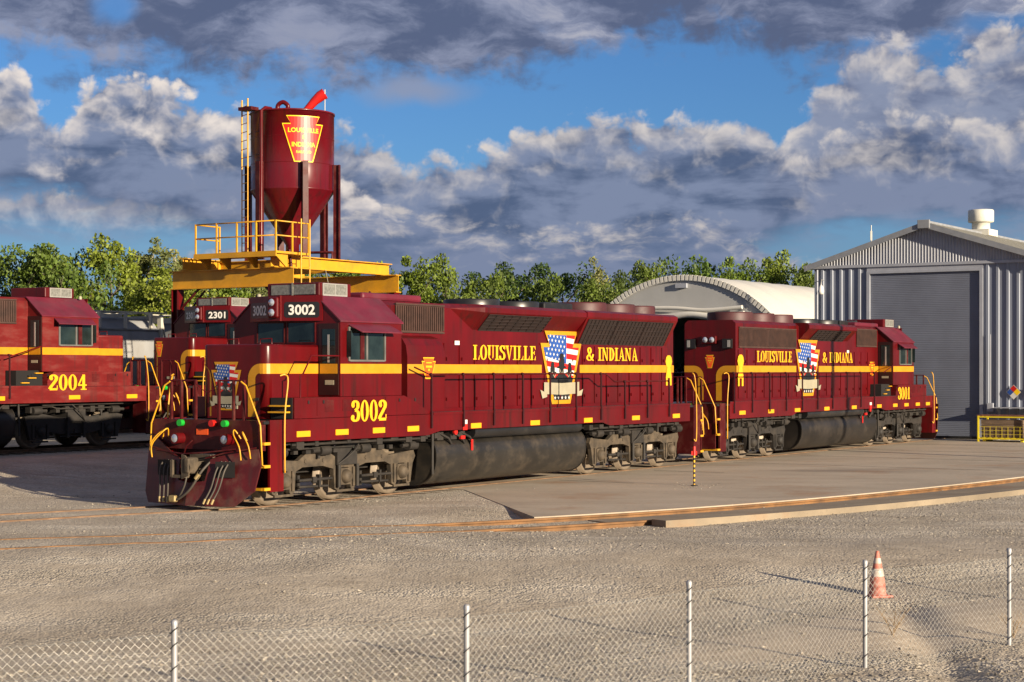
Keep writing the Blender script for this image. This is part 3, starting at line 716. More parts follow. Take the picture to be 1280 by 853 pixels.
    m = MB(); m.box(cr-.018, cr, -1.47, -.92, 2.30, 3.88); m.build('cab_door', DOORM, cab)
    MB().box(cr-.026, cr-.018, -1.37, -1.03, 2.98, 3.76).build('door_window', GLASS, cab)
    MB().box(cr-.034, cr-.026, -1.24, -1.19, 3.0, 3.7).build('wiper', ALU, cab)
    MB().box(cr-.024, cr-.018, -1.43, -.96, 2.76, 2.97).build('door_stripe', YEL, cab)
    MB().box(cr-.026, cr-.018, -1.32, -1.06, 2.52, 2.60).build('notice_plate', CREAM, cab)
    # number boards: a V-shaped housing over the windscreens
    m = MB(); m.prism([(cf,-1.02),(cf+.02,-1.02),(cf+.34,-.16),(cf+.40,-.16),(cf+.40,.16),(cf+.34,.16),(cf+.02,1.02),(cf,1.02)], 'z', 3.90, 4.45)
    nh = m.build('number_board_housing', RED, cab)
    for s in (1, -1):
        A = Vector((cf+.34, s*.16, 0)); B = Vector((cf+.02, s*1.02, 0)); dr = (B-A).normalized(); nr = Vector((-dr.y, dr.x, 0))*(-1 if s > 0 else 1)
        if nr.x < 0: nr = -nr
        cen = (A+B)/2; rt = dr if s > 0 else -dr
        def fr_(x, y, d, cen=cen, rt=rt, nr=nr): return cen+rt*x+nr*(d+.004)+Vector((0,0,4.14+y))
        rr = [Vector((-.40,-.13)),Vector((-.36,-.17)),Vector((.36,-.17)),Vector((.40,-.13)),Vector((.40,.13)),Vector((.36,.17)),Vector((-.36,.17)),Vector((-.40,.13))]
        m = multi([([rr], BLACK, .004), (sans(c['num'], .225, .60, .028), WHITE, .010)], 'number_board', cab, fr_)
    # nose
    nf = 8.97+F; nz = 3.38
    m = MB(); bm = bmesh.new(); bmesh.ops.create_cube(bm, size=1)
    for v in bm.verts: v.co = Vector(((cf-.03+nf)/2+v.co.x*(nf-cf+.03), v.co.y*1.80, (1.82+nz)/2+v.co.z*(nz-1.82)))
    ed = [e for e in bm.edges if all(v.co.x > nf-.01 for v in e.verts) and abs(e.verts[0].co.z-e.verts[1].co.z) > .5]
    bmesh.ops.bevel(bm, geom=ed, offset=.17, segments=5, affect='EDGES', profile=.5)
    ed = [e for e in bm.edges if all(v.co.z > nz-.001 for v in e.verts) and not all(v.co.x < cf for v in e.verts)]
    bmesh.ops.bevel(bm, geom=ed, offset=.05, segments=3, affect='EDGES', profile=.5)
    bm.verts.index_update(); m.add([v.co[:] for v in bm.verts], [[v.index for v in f.verts] for f in bm.faces], smooth=False); bm.free()
    nose = m.build('short_hood', rd, root)
    for p in nose.data.polygons: p.use_smooth = abs(p.normal.z) < .99 and abs(p.normal.y) < .999 and abs(p.normal.x) < .999
    for s in (1,-1): MB().tube([(nf-.5,s*.3,nz),(nf-.5,s*.3,nz+.12),(nf-.5,s*.62,nz+.12),(nf-.5,s*.62,nz)], .014, 6).build('grab_iron', RED, nose)
    # stripe: round the nose, across the cab and along the hood
    zc = 2.865; sh = .105
    def sidef(s, w, x0=0.0, z0=0.0): return lambda x, y, d: Vector((x0-s*x, s*(w+d), z0+y))
    def nosef(x, y, d):       # wraps round the rounded nose corners: x = arc position
        r = .17; flat = .90-r; s = 1 if x >= 0 else -1; ax = abs(x)
        if ax <= flat: return Vector((nf+d, x, y))
        t = ax-flat; qa = r*math.pi/2
        if t <= qa:
            a = t/r; return Vector((nf-r+(r+d)*math.cos(a), s*(flat+(r+d)*math.sin(a)), y))
        return Vector((nf-r-(t-qa), s*(.90+d), y))
    qa = .17*math.pi/2; side_end = .73+qa+(nf-.17-cf)
    P = []
    for (s, leg) in ((1, .40), (-1, .62)):
        y_t = zc+sh; rr = .32; lw = .20
        # vertical leg
        n = 14; 
        for k in range(n):
            z0 = 1.86+(zc-sh-.15-1.86)*k/n; z1 = 1.86+(zc-sh-.15-1.86)*(k+1)/n
            P.append([Vector((s*leg, z0)), Vector((s*(leg+lw), z0)), Vector((s*(leg+lw), z1)), Vector((s*leg, z1))])
        # corner
        cx = leg+rr; cz = zc+sh-rr
        P.append([Vector((s*leg, zc-sh-.15)), Vector((s*(leg+lw), zc-sh-.15)), Vector((s*(leg+lw), cz+.0)), Vector((s*leg, cz))])
        for k in range(8):
            a0 = math.pi-math.pi/2*k/8; a1 = math.pi-math.pi/2*(k+1)/8; ri = rr-lw
            P.append([Vector((s*(cx+rr*math.cos(a0)), cz+rr*math.sin(a0))), Vector((s*(cx+rr*math.cos(a1)), cz+rr*math.sin(a1))), Vector((s*(cx+ri*math.cos(a1)), cz+ri*math.sin(a1))), Vector((s*(cx+ri*math.cos(a0)), cz+ri*math.sin(a0)))])
        n = 24; xs0 = cx
        for k in range(n):
            a = xs0+(side_end-xs0)*k/n; b = xs0+(side_end-xs0)*(k+1)/n
            P.append([Vector((s*a, zc-sh)), Vector((s*b, zc-sh)), Vector((s*b, zc+sh)), Vector((s*a, zc+sh))])
    m = MB()
    for i, p in enumerate(P):
        q = [nosef(v.x, v.y, .006) for v in p]
        nrm = (q[1]-q[0]).cross(q[2]-q[0]); ce = sum(q, Vector())/4-Vector((nf-1,0,ce_z:=2.8))
        if nrm.dot(ce) < 0: q = q[::-1]
        m.add(q, [(0,1,2,3)])
    m.build('stripe', YEL, nose)
    for s in (1, -1):
        MB().box(cr, cf, s*cw, s*(cw+.005), zc-sh, zc+sh).build('stripe', YEL, cab)
        # hood stripe broken round the emblem
        a, b = c['emb_x']-.98, c['emb_x']+.98
        sg = MB(); 
        if full:
            if c.get('duct', True) and s == near:
                sg.box(b, 3.05+F, s*hw, s*(hw+.028), zc-sh, zc+sh); sg.box(3.05+F, 4.55+F, s*1.3, s*1.305, zc-sh, zc+sh); sg.box(4.55+F, cr, s*hw, s*(hw+.006), zc-sh, zc+sh)
            else: sg.box(b, cr, s*hw, s*(hw+.028), zc-sh, zc+sh)
            sg.box(hr+.02, a, s*hw, s*(hw+.028), zc-sh, zc+sh)
        else: sg.box(hr+.02, cr, s*hw, s*(hw+.006), zc-sh, zc+sh)
        sg.build('stripe', YEL, hood)
    # lettering on both flanks
    for s in ((1, -1) if full else ()):
        for (txt, w_, xc_) in c['letters']:
            decal(text_polys(txt, .36, w_), sidef(s, hw+.030, xc_, 3.27), hood, 'lettering', LETT)
        emblem(hood, sidef(s, hw+.031, c['emb_x'], 2.90))
        worker_mark(hood, sidef(s, hw+.034, c['mark_x'], 2.82), .88 if c['num'] != '3001' else 1.0)
        small_badge(hood, sidef(s, (1.305 if (c.get('duct', True) and s == near) else hw+.032), c['badge_x'], 2.88), .56, .50)
    for s in (1, -1):
        decal(text_polys(c['num'], .455, c.get('numw', 1.28)), sidef(s, 1.562, c['num_x'], 1.95), root, 'road_number', LETT)
    # cab and hood details on the sides
    if full:
        for s in (1, -1):
            m = MB(); m.box(1.9, 2.1, s*(hw+.026), s*(hw+.032), 3.44, 3.54); m.build('notice_plate', WHITE, hood)
    # --- AC unit and roof fittings on the cab
    m = MB(); m.bev(5.75+F, 6.9+F, -.85, .62, 4.455, 4.76, .03)
    ac = m.build('air_conditioner', RED, root)
    m = MB(); m.box(6.9+F, 6.915+F, -.72, .52, 4.50, 4.72); m.box(6.915+F,6.93+F,-.13,-.09,4.48,4.76); m.build('vent_screen', SCREEN, ac)
    for s in (1, -1):
        yy = .62 if s > 0 else -.85
        m = MB(); m.box(5.95+F, 6.75+F, yy, yy+s*.012, 4.50, 4.72); 
        m.build('vent_screen', SCREEN, ac)
        m = MB()
        for (a,b,z0,z1) in ((5.92,6.78,4.47,4.50),(5.92,6.78,4.72,4.745),(5.92,5.95,4.50,4.72),(6.75,6.78,4.50,4.72),(6.33,6.36,4.50,4.72)): m.box(a+F,b+F,yy,yy+s*.024,z0,z1)
        m.build('vent_frame', ALU, ac)
    m = MB(); m.lathe([(.05,0),(.05,.07),(.03,.10),(0,.11)], (7.0+F,-1.0,4.43), 12); m.build('beacon', CREAM, cab)
    # --- headlights over the windscreens
    hl = MB(); hl.bev(cf+.38, cf+.48, -.14, .14, 3.96, 4.42, .04); hl = hl.build('headlight', RED, root)
    for z in (4.08, 4.30):
        m = MB(); m.cyl((cf+.47, 0, z), 'x', .095, .03, 18); m.build('lens_ring', RED, hl)
        m = MB(); m.lathe([(.08,0),(.07,.015),(0,.03)], (cf+.50,0,z), 16, 'x'); m.build('lens', LENS, hl)
    # --- rear hood end
    if full:
        def rearf(x, y, d): return Vector((hr-d, -x, y))
        P = []
        for s in (1, -1):
            leg = .22; lw = .2; rr = .34; cz = zc+sh-rr; cx = leg+rr
            P.append([Vector((s*leg, 1.86)), Vector((s*(leg+lw), 1.86)), Vector((s*(leg+lw), cz)), Vector((s*leg, cz))])
            for k in range(8):
                a0 = math.pi-math.pi/2*k/8; a1 = math.pi-math.pi/2*(k+1)/8; ri = rr-lw
                P.append([Vector((s*(cx+rr*math.cos(a0)), cz+rr*math.sin(a0))), Vector((s*(cx+rr*math.cos(a1)), cz+rr*math.sin(a1))), Vector((s*(cx+ri*math.cos(a1)), cz+ri*math.sin(a1))), Vector((s*(cx+ri*math.cos(a0)), cz+ri*math.sin(a0)))])
            P.append([Vector((s*cx, zc-sh)), Vector((s*.9, zc-sh)), Vector((s*.9, zc+sh)), Vector((s*cx, zc+sh))])
        multi([(P, YEL, 0)], 'stripe', hood, rearf, .005, 0)
        small_badge(hood, lambda x, y, d: Vector((hr-d, -x, 3.1+y)), .34, .42)
        h2 = MB(); h2.bev(hr-.12, hr, -.26, .26, 3.66, 3.92, .03); h2 = h2.build('headlight', RED, root)
        for y in (-.12, .12):
            m = MB(); m.lathe([(.09,0),(.07,-.02),(0,-.035)], (hr-.12, y, 3.79), 16, 'x'); m.build('lens', LENS, h2)
        for s in (1, -1):
            m = MB(); m.box(hr-.10, hr, s*.48, s*.80, 3.52, 3.82); b_ = m.build('number_board', BLACK, hood)
            MB().box(hr-.108, hr-.10, s*.66, s*.76, 3.56, 3.78).build('board_glass', ALU, hood)
    # --- trucks, tank
    for xc in c['trucks']:
        truck(root, xc, c['kind'], c.get('dark', False))
    ta, tb = c['tank']
    prof = []
    for k in range(13):
        a = math.pi*(-.5)+math.pi*k/12
        prof.append(None)
    pr = [(1.28,1.18),(1.38,1.05),(1.42,.85),(1.38,.55),(1.22,.30),(.95,.17),(.6,.14),(-.6,.14),(-.95,.17),(-1.22,.30),(-1.38,.55),(-1.42,.85),(-1.38,1.05),(-1.28,1.18)]
    q = cubic([(p[0], p[1], 0) for p in pr], 3); q = [(v.x, v.y) for v in q]
    m = MB(); n = len(q)
    vs = [(ta,*p) for p in q]+[(tb,*p) for p in q]
    m.add(vs, [(i, i+1, i+1+n, i+n)[::-1] for i in range(n-1)]+[(n-1, 0, n, 2*n-1)[::-1]], smooth=True)
    m.add(vs[:n], [tuple(range(n))], ); m.add(vs[n:], [tuple(range(n))[::-1]])
    tk = m.build('fuel_tank', TANKD if c.get('dark') else TANK, root)
    for xx in (ta, tb):
        s_ = 1 if xx == tb else -1
        m = MB(); m.tube([(xx+s_*.012, p[0]*.995, p[1]) for p in q], .022, 4, closed=True); m.build('tank_seam', TANK, tk)
    for s in (1, -1):
        m = MB(); xe = tb-.0
        m.tube([(tb-1.5, s*1.34, 1.36), (ta+.3, s*1.34, 1.36)], .16, 14); m.build('air_reservoir', BLACK, root)
        m = MB()
        for k, xx in enumerate((tb-.25, tb-.8, tb-1.15)):
            m.box(xx-.13, xx+.12, s*1.05, s*1.34, 1.2, 1.5); m.tube([(xx+.1, s*1.3, 1.4), (xx-.25, s*1.4, 1.24), (xx-.4, s*1.38, 1.1)], .03, 6)
        m.tube([(tb+.15, s*1.40, 1.36), (tb+.18, s*1.42, .42)], .035, 8)
        m.tube([(tb+.6, s*1.33, 1.32), (tb-.1, s*1.33, 1.30)], .03, 8)
        m.build('filler_pipes', GRIME_SHADE, root)
        if s == near and full:
            m = MB(); m.cyl((tb-.72, s*1.42 if s > 0 else s*1.42-.05, 1.38), 'y', .07, .05, 10); m.build('fuel_shutoff', SRED, root); MB().box(tb-1.15, tb-.98, s*1.38, s*1.44, 1.20, 1.28).build('fuel_cap', SRED, root); MB().box(tb-1.47, tb-1.40, s*1.43, s*1.45, .92, 1.18).build('gauge_glass', SRED, root)
            m = MB(); m.box(tb-1.05, tb-.87, s*1.56, s*1.568, 1.56, 1.66); m.build('notice_plate', WHITE, root); MB().box(tb-1.05, tb-.87, s*1.56, s*1.568, 1.42, 1.55).build('notice_plate', SRED, root)
    # underfloor piping clutter above the trucks
    if full:
        for s in (1, -1):
            m = MB(); m.tube([(XR+1.3, s*1.4, 1.28), (ta-.3, s*1.4, 1.27)], .03, 6); m.tube([(tb+.4, s*1.42, 1.27), (XF-1.0, s*1.42, 1.28)], .03, 6)
            for xx in np.arange(XR+1.5, XF-1.2, .55):
                if ta-.2 < xx < tb: continue
                w_ = random.uniform(.05, .14); m.box(xx-w_, xx+w_, s*1.28, s*1.46, 1.36-random.uniform(.03,.17), 1.37)
            m.build('train_pipes', GRIME_SHADE, root)
    # --- end platforms: steps, yellow handrails, pilots
    def end(xe, e, plow):
        """xe = platform end, e = +1 front / -1 rear"""
        X = lambda d: xe+e*d
        m = MB(); m.box(X(-.10), X(.02), -1.5, 1.5, 1.20, 1.81); m.box(X(-.55), X(-.10), -.8, .8, 1.1, 1.79); es = m.build('end_sill', REDF, root)
        m = MB(); m.box(X(-.1), X(.45), -.11, .11, .80, .98); m.bev(X(.36), X(.62), -.17, .13, .72, 1.06, .05); m.bev(X(.55), X(.72), .03, .16, .74, 1.05, .03); m.box(X(.05), X(.2), -.28, .28, .70, 1.1)
        m.build('coupler', GRIME if plow else GRIME_SHADE, root)
        for s in (1, -1):
            st = MB(); st.box(X(-.56), X(-.17), s*1.50, s*1.555, .36, 1.82); st.box(X(-.56), X(-.02), s*.98, s*1.01, .36, 1.80)
            st.box(X(-.60), X(-.56), s*1.0, s*1.555, .36, 1.80)
            for k, z in enumerate((.40, .86, 1.32)): st.box(X(-.56), X(-.0), s*1.0, s*1.50, z, z+.04)
            sp = st.build('step_well', REDF if not plow else RED, root)
            for k, z in enumerate((.44, .90, 1.36)):
                MB().box(X(-.17), X(.015), s*1.46, s*1.57, z-.045, z+.012).build('step_edge', YELR, sp)
                MB().box(X(.0), X(.018), s*1.0, s*1.50, z-.045, z+.008).build('step_edge', YELR, sp)
            # grab rails
            g = MB(); g.tube(cubic([(X(-.55), s*1.50, 2.72), (X(-.66), s*1.55, 2.74), (X(-.66), s*1.62, 2.6), (X(-.56), s*1.62, 1.9), (X(-.56), s*1.62, .82), (X(-.62), s*1.57, .80)], 4), .017, 8); g.build('grab_rail', YELR, root)
            g = MB(); g.tube([(X(.05), s*.98, 2.60), (X(.06), s*1.12, 2.52), (X(.06), s*1.5, 1.72), (X(.06), s*1.55, .92), (X(-.05), s*1.55, .88)], .018, 8); g.build('grab_rail', YELR, root)
            g = MB(); g.tube(cubic([(X(.08), s*1.0, 1.44), (X(.18), s*.92, 1.62), (X(.30), s*1.0, 1.52), (X(.36), s*1.2, 1.28), (X(.33), s*1.22, 1.02)], 4), .015, 8)
            g.tube(cubic([(X(.08), s*1.16, 1.40), (X(.12), s*1.08, 1.58), (X(.2), s*1.18, 1.5), (X(.24), s*1.34, 1.3), (X(.2), s*1.36, 1.05)], 4), .015, 8); g.build('uncoupling_lever', YELR, root)
        # railing across the end
        r_ = MB(); r_.tube([(X(-.02), -1.0, 2.62), (X(-.02), -.30, 2.62)], .018, 6); r_.tube([(X(-.02), 1.0, 2.62), (X(-.02), .30, 2.62)], .018, 6)
        r_.tube(cubic([(X(-.02), -.30, 2.55), (X(-.02), 0, 2.38), (X(-.02), .30, 2.55)], 5), .010, 5)
        rl = r_.build('end_railing', RED, root)
        for y in (-1.0, -.72, -.32, .32, .72, 1.0): MB().box(X(-.05), X(.01), y-.022, y+.022, 1.80, 2.63).build('stanchion', REDF, rl)
        # buffer-beam lamps
        for s in (1, -1):
            dl_ = MB(); dl_.cyl((X(.0) if e > 0 else X(.24), s*.68, 1.42), 'x', .115, .24, 18); dl_ = dl_.build('ditch_light', RED, root)
            m = MB(); m.lathe([(.085,0),(.07,e*.008),(0,e*.014)], (X(.241), s*.68, 1.42), 16, 'x'); m.build('lens', LENS, dl_)
        for (y, mt) in ((.22, SRED), (.56, SGREEN), (-.66, SGREEN)):
            m = MB(); m.cyl((X(.02) if e > 0 else X(.12), y, 1.74), 'x', .07, .10, 14); m.build('hose_cap', mt, root)
        m = MB(); m.box(X(.02), X(.03), -.26, .06, 1.50, 1.62); m.build('notice_plate', ORNG, root)
        if plow:
            def fx(y): return X(.50-.22*abs(y))
            pw = MB()
            for s in (1, -1):
                pl = [(.0,.08),(1.10,.08),(1.50,.40),(1.56,.90),(1.46,1.24),(.95,1.20),(.42,1.02),(.36,.58),(0,.54)] if s > 0 else [(.0,.08),(1.30,.08),(1.46,.30),(1.62,1.48),(1.50,1.50),(.80,1.16),(.42,1.02),(.36,.58),(0,.54)]
                pl = [(s*a, b) for a, b in pl]
                if s < 0: pl = pl[::-1]
                # angled moldboard: top leans out, bottom sweeps forward
                def P3(y, z, t): return (fx(y)+e*(.22*(.75-z)-t), y, z)
                # split in a fan of quads for curvature
                n = len(pl); vs = [P3(a, b, 0) for a, b in pl]+[P3(a, b, .035) for a, b in pl]
                cs = (s*.78, .62)
                vs2 = [P3(*cs, 0), P3(*cs, .035)]
                base = vs+vs2; fs = []
                for i in range(n):
                    j = (i+1) % n
                    fs += [(i, j, 2*n), (j+n, i+n, 2*n+1), (i, i+n, j+n, j)]
                pw.add(base, fs if e > 0 else [f[::-1] for f in fs])
            pw.box(X(.28), X(.52), -.03, .03, .12, .5)
            pwo = pw.build('snow_plow', PLOW, root)
            for s in (1, -1):
                op = MB(); cx_ = s*.90
                y0, y1 = s*.62, s*1.06
                for (a, b) in ((y0, y1),):
                    xa = fx(a)+e*.06; xb = fx(b)+e*.06
                    op.add([(xa,a,.66),(xb,b,.66),(xb,b,.98),(xa,a,.98)], [(0,1,2,3)] if s*e > 0 else [(3,2,1,0)])
                op.build('plow_opening_shade', SHADE_BLACK, pwo)  # flat black plate painted as the shade of a cut-out
                m = MB(); m.tube([(fx(1.5)+e*.02, s*1.5, 1.27), (fx(.8)+e*.05, s*.8, 1.15), (X(.42), s*.35, 1.04)], .018, 6); m.build('plow_grab', REDF, pwo)
                for k in range(3):
                    y = s*(.68+.11*k)
                    h_ = MB(); h_.tube(cubic([(X(.30), y, .98), (X(.44), y-.02*s, .80), (X(.52), y-.09*s, .45), (X(.62), y-.17*s, .20)], 5), .019, 7); ho = h_.build('brake_hose', HOSE, root)
                    b_ = MB(); b_.tube([(X(.61), y-.16*s, .23), (X(.64), y-.19*s, .13)], .028, 7); b_.build('hose_coupling', BRASS, ho)
            h_ = MB(); h_.tube(cubic([(X(.30), .42, 1.0), (X(.50), .32, .78), (X(.62), .12, .42), (X(.66), -.14, .22), (X(.66), -.25, .20)], 6), .026, 8); ho = h_.build('air_hose', HOSE, root)
            b_ = MB(); b_.bev(X(.6), X(.72), -.40, -.22, .14, .28, .03); b_.tube([(X(.52), .27, .72), (X(.56), .21, .62)], .05, 8); b_.build('hose_coupling', BRASS, ho)
            h_ = MB(); h_.tube(cubic([(X(.55), .0, .86), (X(.62), -.03, .5), (X(.64), -.18, .22)], 6), .02, 6); h_.build('air_hose', HOSE, root)
            m = MB(); m.prism([(-.05,.62),(.13,.70),(.20,.86),(.13,1.0),(.04,1.10),(-.05,1.12)], 'x', X(.66), X(.70)); m.box(X(.58), X(.70), -.36, -.30, .66, 1.0); m.box(X(.50),X(.69),-.34,.0,.64,.70); m.build('coupler_knuckle', GRIME, root)
            m = MB(); m.tube([(X(.35), -1.1, 1.18), (X(.5), -.2, 1.12), (X(.5), .4, 1.16), (X(.35), 1.1, 1.24)], .018, 6); m.tube([(X(.45), -.2, 1.14), (X(.5), -.1, 1.28), (X(.45), .02, 1.40)], .016, 6); m.build('lift_rod', REDF, root)
        else:
            m = MB(); m.box(X(.0), X(.04), -1.5, 1.5, .45, 1.22); m.build('pilot_plate', REDF, root)
            for k in range(2):
                for s in (1,-1):
                    y = s*(.6+.14*k)
                    h_ = MB(); h_.tube(cubic([(X(.04), y, .95), (X(.25), y, .7), (X(.38), y-.1*s, .42)], 5), .026, 7); h_.build('brake_hose', HOSE, root)
    end(XF, 1, c['plowf']); end(XR, -1, c.get('plowr', False))
    # --- long side handrails with stanchions
    if c.get('rails', True):
        for s in (1, -1):
            x0, x1 = c['rail_x']; z = 2.74; hz = 2.52
            kx = c['rail_kink']
            pts = [(x1+.55, s*1.50, z+.16) if s == 1 and c['kind'] == 'C' else (x1+.1, s*1.52, z), (x1, s*1.52, z)]
            if kx is not None: pts += [(kx, s*1.52, z), (kx-.5, s*1.52, hz), (x0, s*1.52, hz)]
            else: pts += [(x0, s*1.52, z)]
            m = MB(); m.tube(pts, .02, 6)
            hrz = m.build('handrail', REDF, root)
            k = 0; x = x1-.02
            while x > x0-.05:
                top = z if (kx is None or x > kx) else hz
                mm = MB(); mm.box(x-.028, x+.028, s*1.575, s*1.60, 1.50, 1.90); mm.box(x-.02, x+.02, s*1.555, s*1.59, 1.86, top-.02); mm.cyl((x, s*1.53 if s > 0 else s*1.53-.03, top), 'y', .035, .05, 8); mm.build('stanchion', RAILM, hrz)
                x -= c['rail_dx']
    # front corner stair rail by the nose
    if c['kind'] == 'C' or True:
        for s in ((1,) if True else ()):
            m = MB(); x_ = XF-1.2
            m.tube([(cf+.05, s*1.50, 3.14), (cf+.95, s*1.48, 3.14), (cf+1.25, s*1.5, 2.76), (x_, s*1.5, 2.74), (x_, s*1.5, 1.40)], .018, 6); m.build('handrail', RED, root)
            m = MB()
            for k, z in enumerate((1.95, 2.08)): m.box(XF-.95, XF-.75, s*1.0, s*1.45, z, z+.03)
            m.build('cab_step', YELR, root)
            m = MB(); m.box(XF-.949, XF-.93, s*.93, s*1.5, 1.83, 2.262); m.build('step_recess_shade', SHADE_BLACK, root)  # black plate painted as the shade behind the steps
        s = -1
        m = MB()
        m.tube([(cr-.05, s*1.52, 3.0), (4.0+F, s*1.52, 2.74)], .018, 6); m.build('handrail', RED, root)
        st = MB(); st.box(4.2+F, 5.19+F, s*.92, s*1.35, 1.83, 2.30); st = st.build('cab_steps', SHADE_BLACK, root)  # solid block, its black stands for the shade in the step well
        for k in range(3): MB().box(4.35+F+.26*k, 4.64+F+.26*k, s*1.36, s*1.42, 1.93+.14*k, 1.955+.14*k).build('tread', YELR if k != 1 else YELR, st)
    if c.get('nose_emblem'):
        emblem(nose, lambda x, y, d: nosef(x-.20, 2.50+y, d+.006), .84, 1.02)
    else:
        small_badge(nose, lambda x, y, d: Vector((nf+d+.004, x-.55, 3.0+y)), .34, .5)
    for y in (-.35, 0.35): pass
    for (x_, z_) in ((.0, 1.95),):
        MB().box(nf+.004, nf+.02, -.20, .12, 2.02, 2.10).build('notice_plate', CREAM, nose)
    m = MB(); m.box(nf-.0, nf+.03, .62, .70, 2.2, 2.26); m.build('latch', BLACK, nose)
    return root
# ------------------------------------------------------------------ site layout
CX, CZ = -1.03, 44.55
DX, DZ = .5385, .8426                    # direction of the main track, away from the camera
NX, NZ = .8426, -.5385                   # sideways, towards the camera side
RZ = math.atan2(DZ, DX)
def W(off, u, z=0.0): return Vector((CX+NX*off+DX*u, CZ+NZ*off+DZ*u, z))
def sm(t): t = np.clip(t, 0, 1); return t*t*(3-2*t)
UP = .52                                 # the back tracks lie a little higher
def vnoise(x, y, sc, seed=0):
    x = np.asarray(x)/sc; y = np.asarray(y)/sc
    xi = np.floor(x); yi = np.floor(y); fx = x-xi; fy = y-yi
    def h(a, b): 
        v = np.sin(a*127.1+b*311.7+seed*74.7)*43758.5453; return v-np.floor(v)
    fx = fx*fx*(3-2*fx); fy = fy*fy*(3-2*fy)
    return (h(xi,yi)*(1-fx)+h(xi+1,yi)*fx)*(1-fy)+(h(xi,yi+1)*(1-fx)+h(xi+1,yi+1)*fx)*fy
def ground_h(x, y):
    x = np.asarray(x, float); y = np.asarray(y, float)
    off = (x-CX)*NX+(y-CZ)*NZ
    u = (x-CX)*DX+(y-CZ)*DZ
    h = -.028 + (UP-.09)*sm((-off-4.5)/7.5)
    yn = y-.10*x
    h = h-.54*sm((29.5-yn)/8.0)
    h = h-.10*sm((off-4.6)/1.6)*sm((u+12)/3.5)*sm((y-27)/4)
    mask = sm((34-y)/4)+.3
    fg = sm((34.5-y+.35*x)/3)
    h = h+(vnoise(x,y,3.2,1)-.5)*(.03+.05*sm((28-y)/3))*fg+(vnoise(x,y,.9,2)-.5)*.03*fg+(vnoise(x,y,.33,3)-.5)*.012*fg
    # low smooth bank of fine sand at the lower right, with a small gully through it
    bx = (x-5.6)*.86+(y-23.0)*.51; by = -(x-5.6)*.51+(y-23.0)*.86
    h = h+.14*np.exp(-((bx-.3)/3.2)**2-((by+.1)/1.3)**2)
    gl = np.abs((x-5.25)*.99-(y-23.0)*.08); h = h-.11*np.exp(-(gl/.25)**2)*sm((24.9-y)/.6)
    return h
# --- ground sheet out to the horizon
def axis_lines(lo, hi, fine_lo, fine_hi, step):
    a = list(np.arange(fine_lo, fine_hi+1e-6, step)); s = step; v = a[-1]
    while v < hi: s *= 1.16; v += s; a.append(min(v, hi))
    s = step; v = a[0]; pre = []
    while v > lo: s *= 1.16; v -= s; pre.append(max(v, lo))
    return np.array(pre[::-1]+a)
gx = axis_lines(-1500, 1500, -15, 22, .22); gy = axis_lines(-200, 4000, 13, 48, .20)
GX, GY = np.meshgrid(gx, gy); GH = ground_h(GX, GY)
nx_, ny_ = len(gx), len(gy)
vv = np.stack([GX.ravel(), GY.ravel(), GH.ravel()], 1)
idx = np.arange(nx_*ny_).reshape(ny_, nx_)
ff = np.stack([idx[:-1,:-1].ravel(), idx[:-1,1:].ravel(), idx[1:,1:].ravel(), idx[1:,:-1].ravel()], 1)
def np_mesh(name, v, f, m, smooth=False, parent=None):
    me = bpy.data.meshes.new(name); k = f.shape[1]
    me.vertices.add(len(v)); me.vertices.foreach_set('co', v.astype(np.float32).ravel())
    me.loops.add(f.size); me.loops.foreach_set('vertex_index', f.astype(np.int32).ravel())
    me.polygons.add(len(f)); me.polygons.foreach_set('loop_start', np.arange(0, f.size, k, dtype=np.int32)); me.polygons.foreach_set('loop_total', np.full(len(f), k, dtype=np.int32))
    me.polygons.foreach_set('use_smooth', np.full(len(f), smooth)); me.materials.append(m); me.update(calc_edges=True)
    o = bpy.data.objects.new(name, me); COL.objects.link(o); o.parent = parent; return o

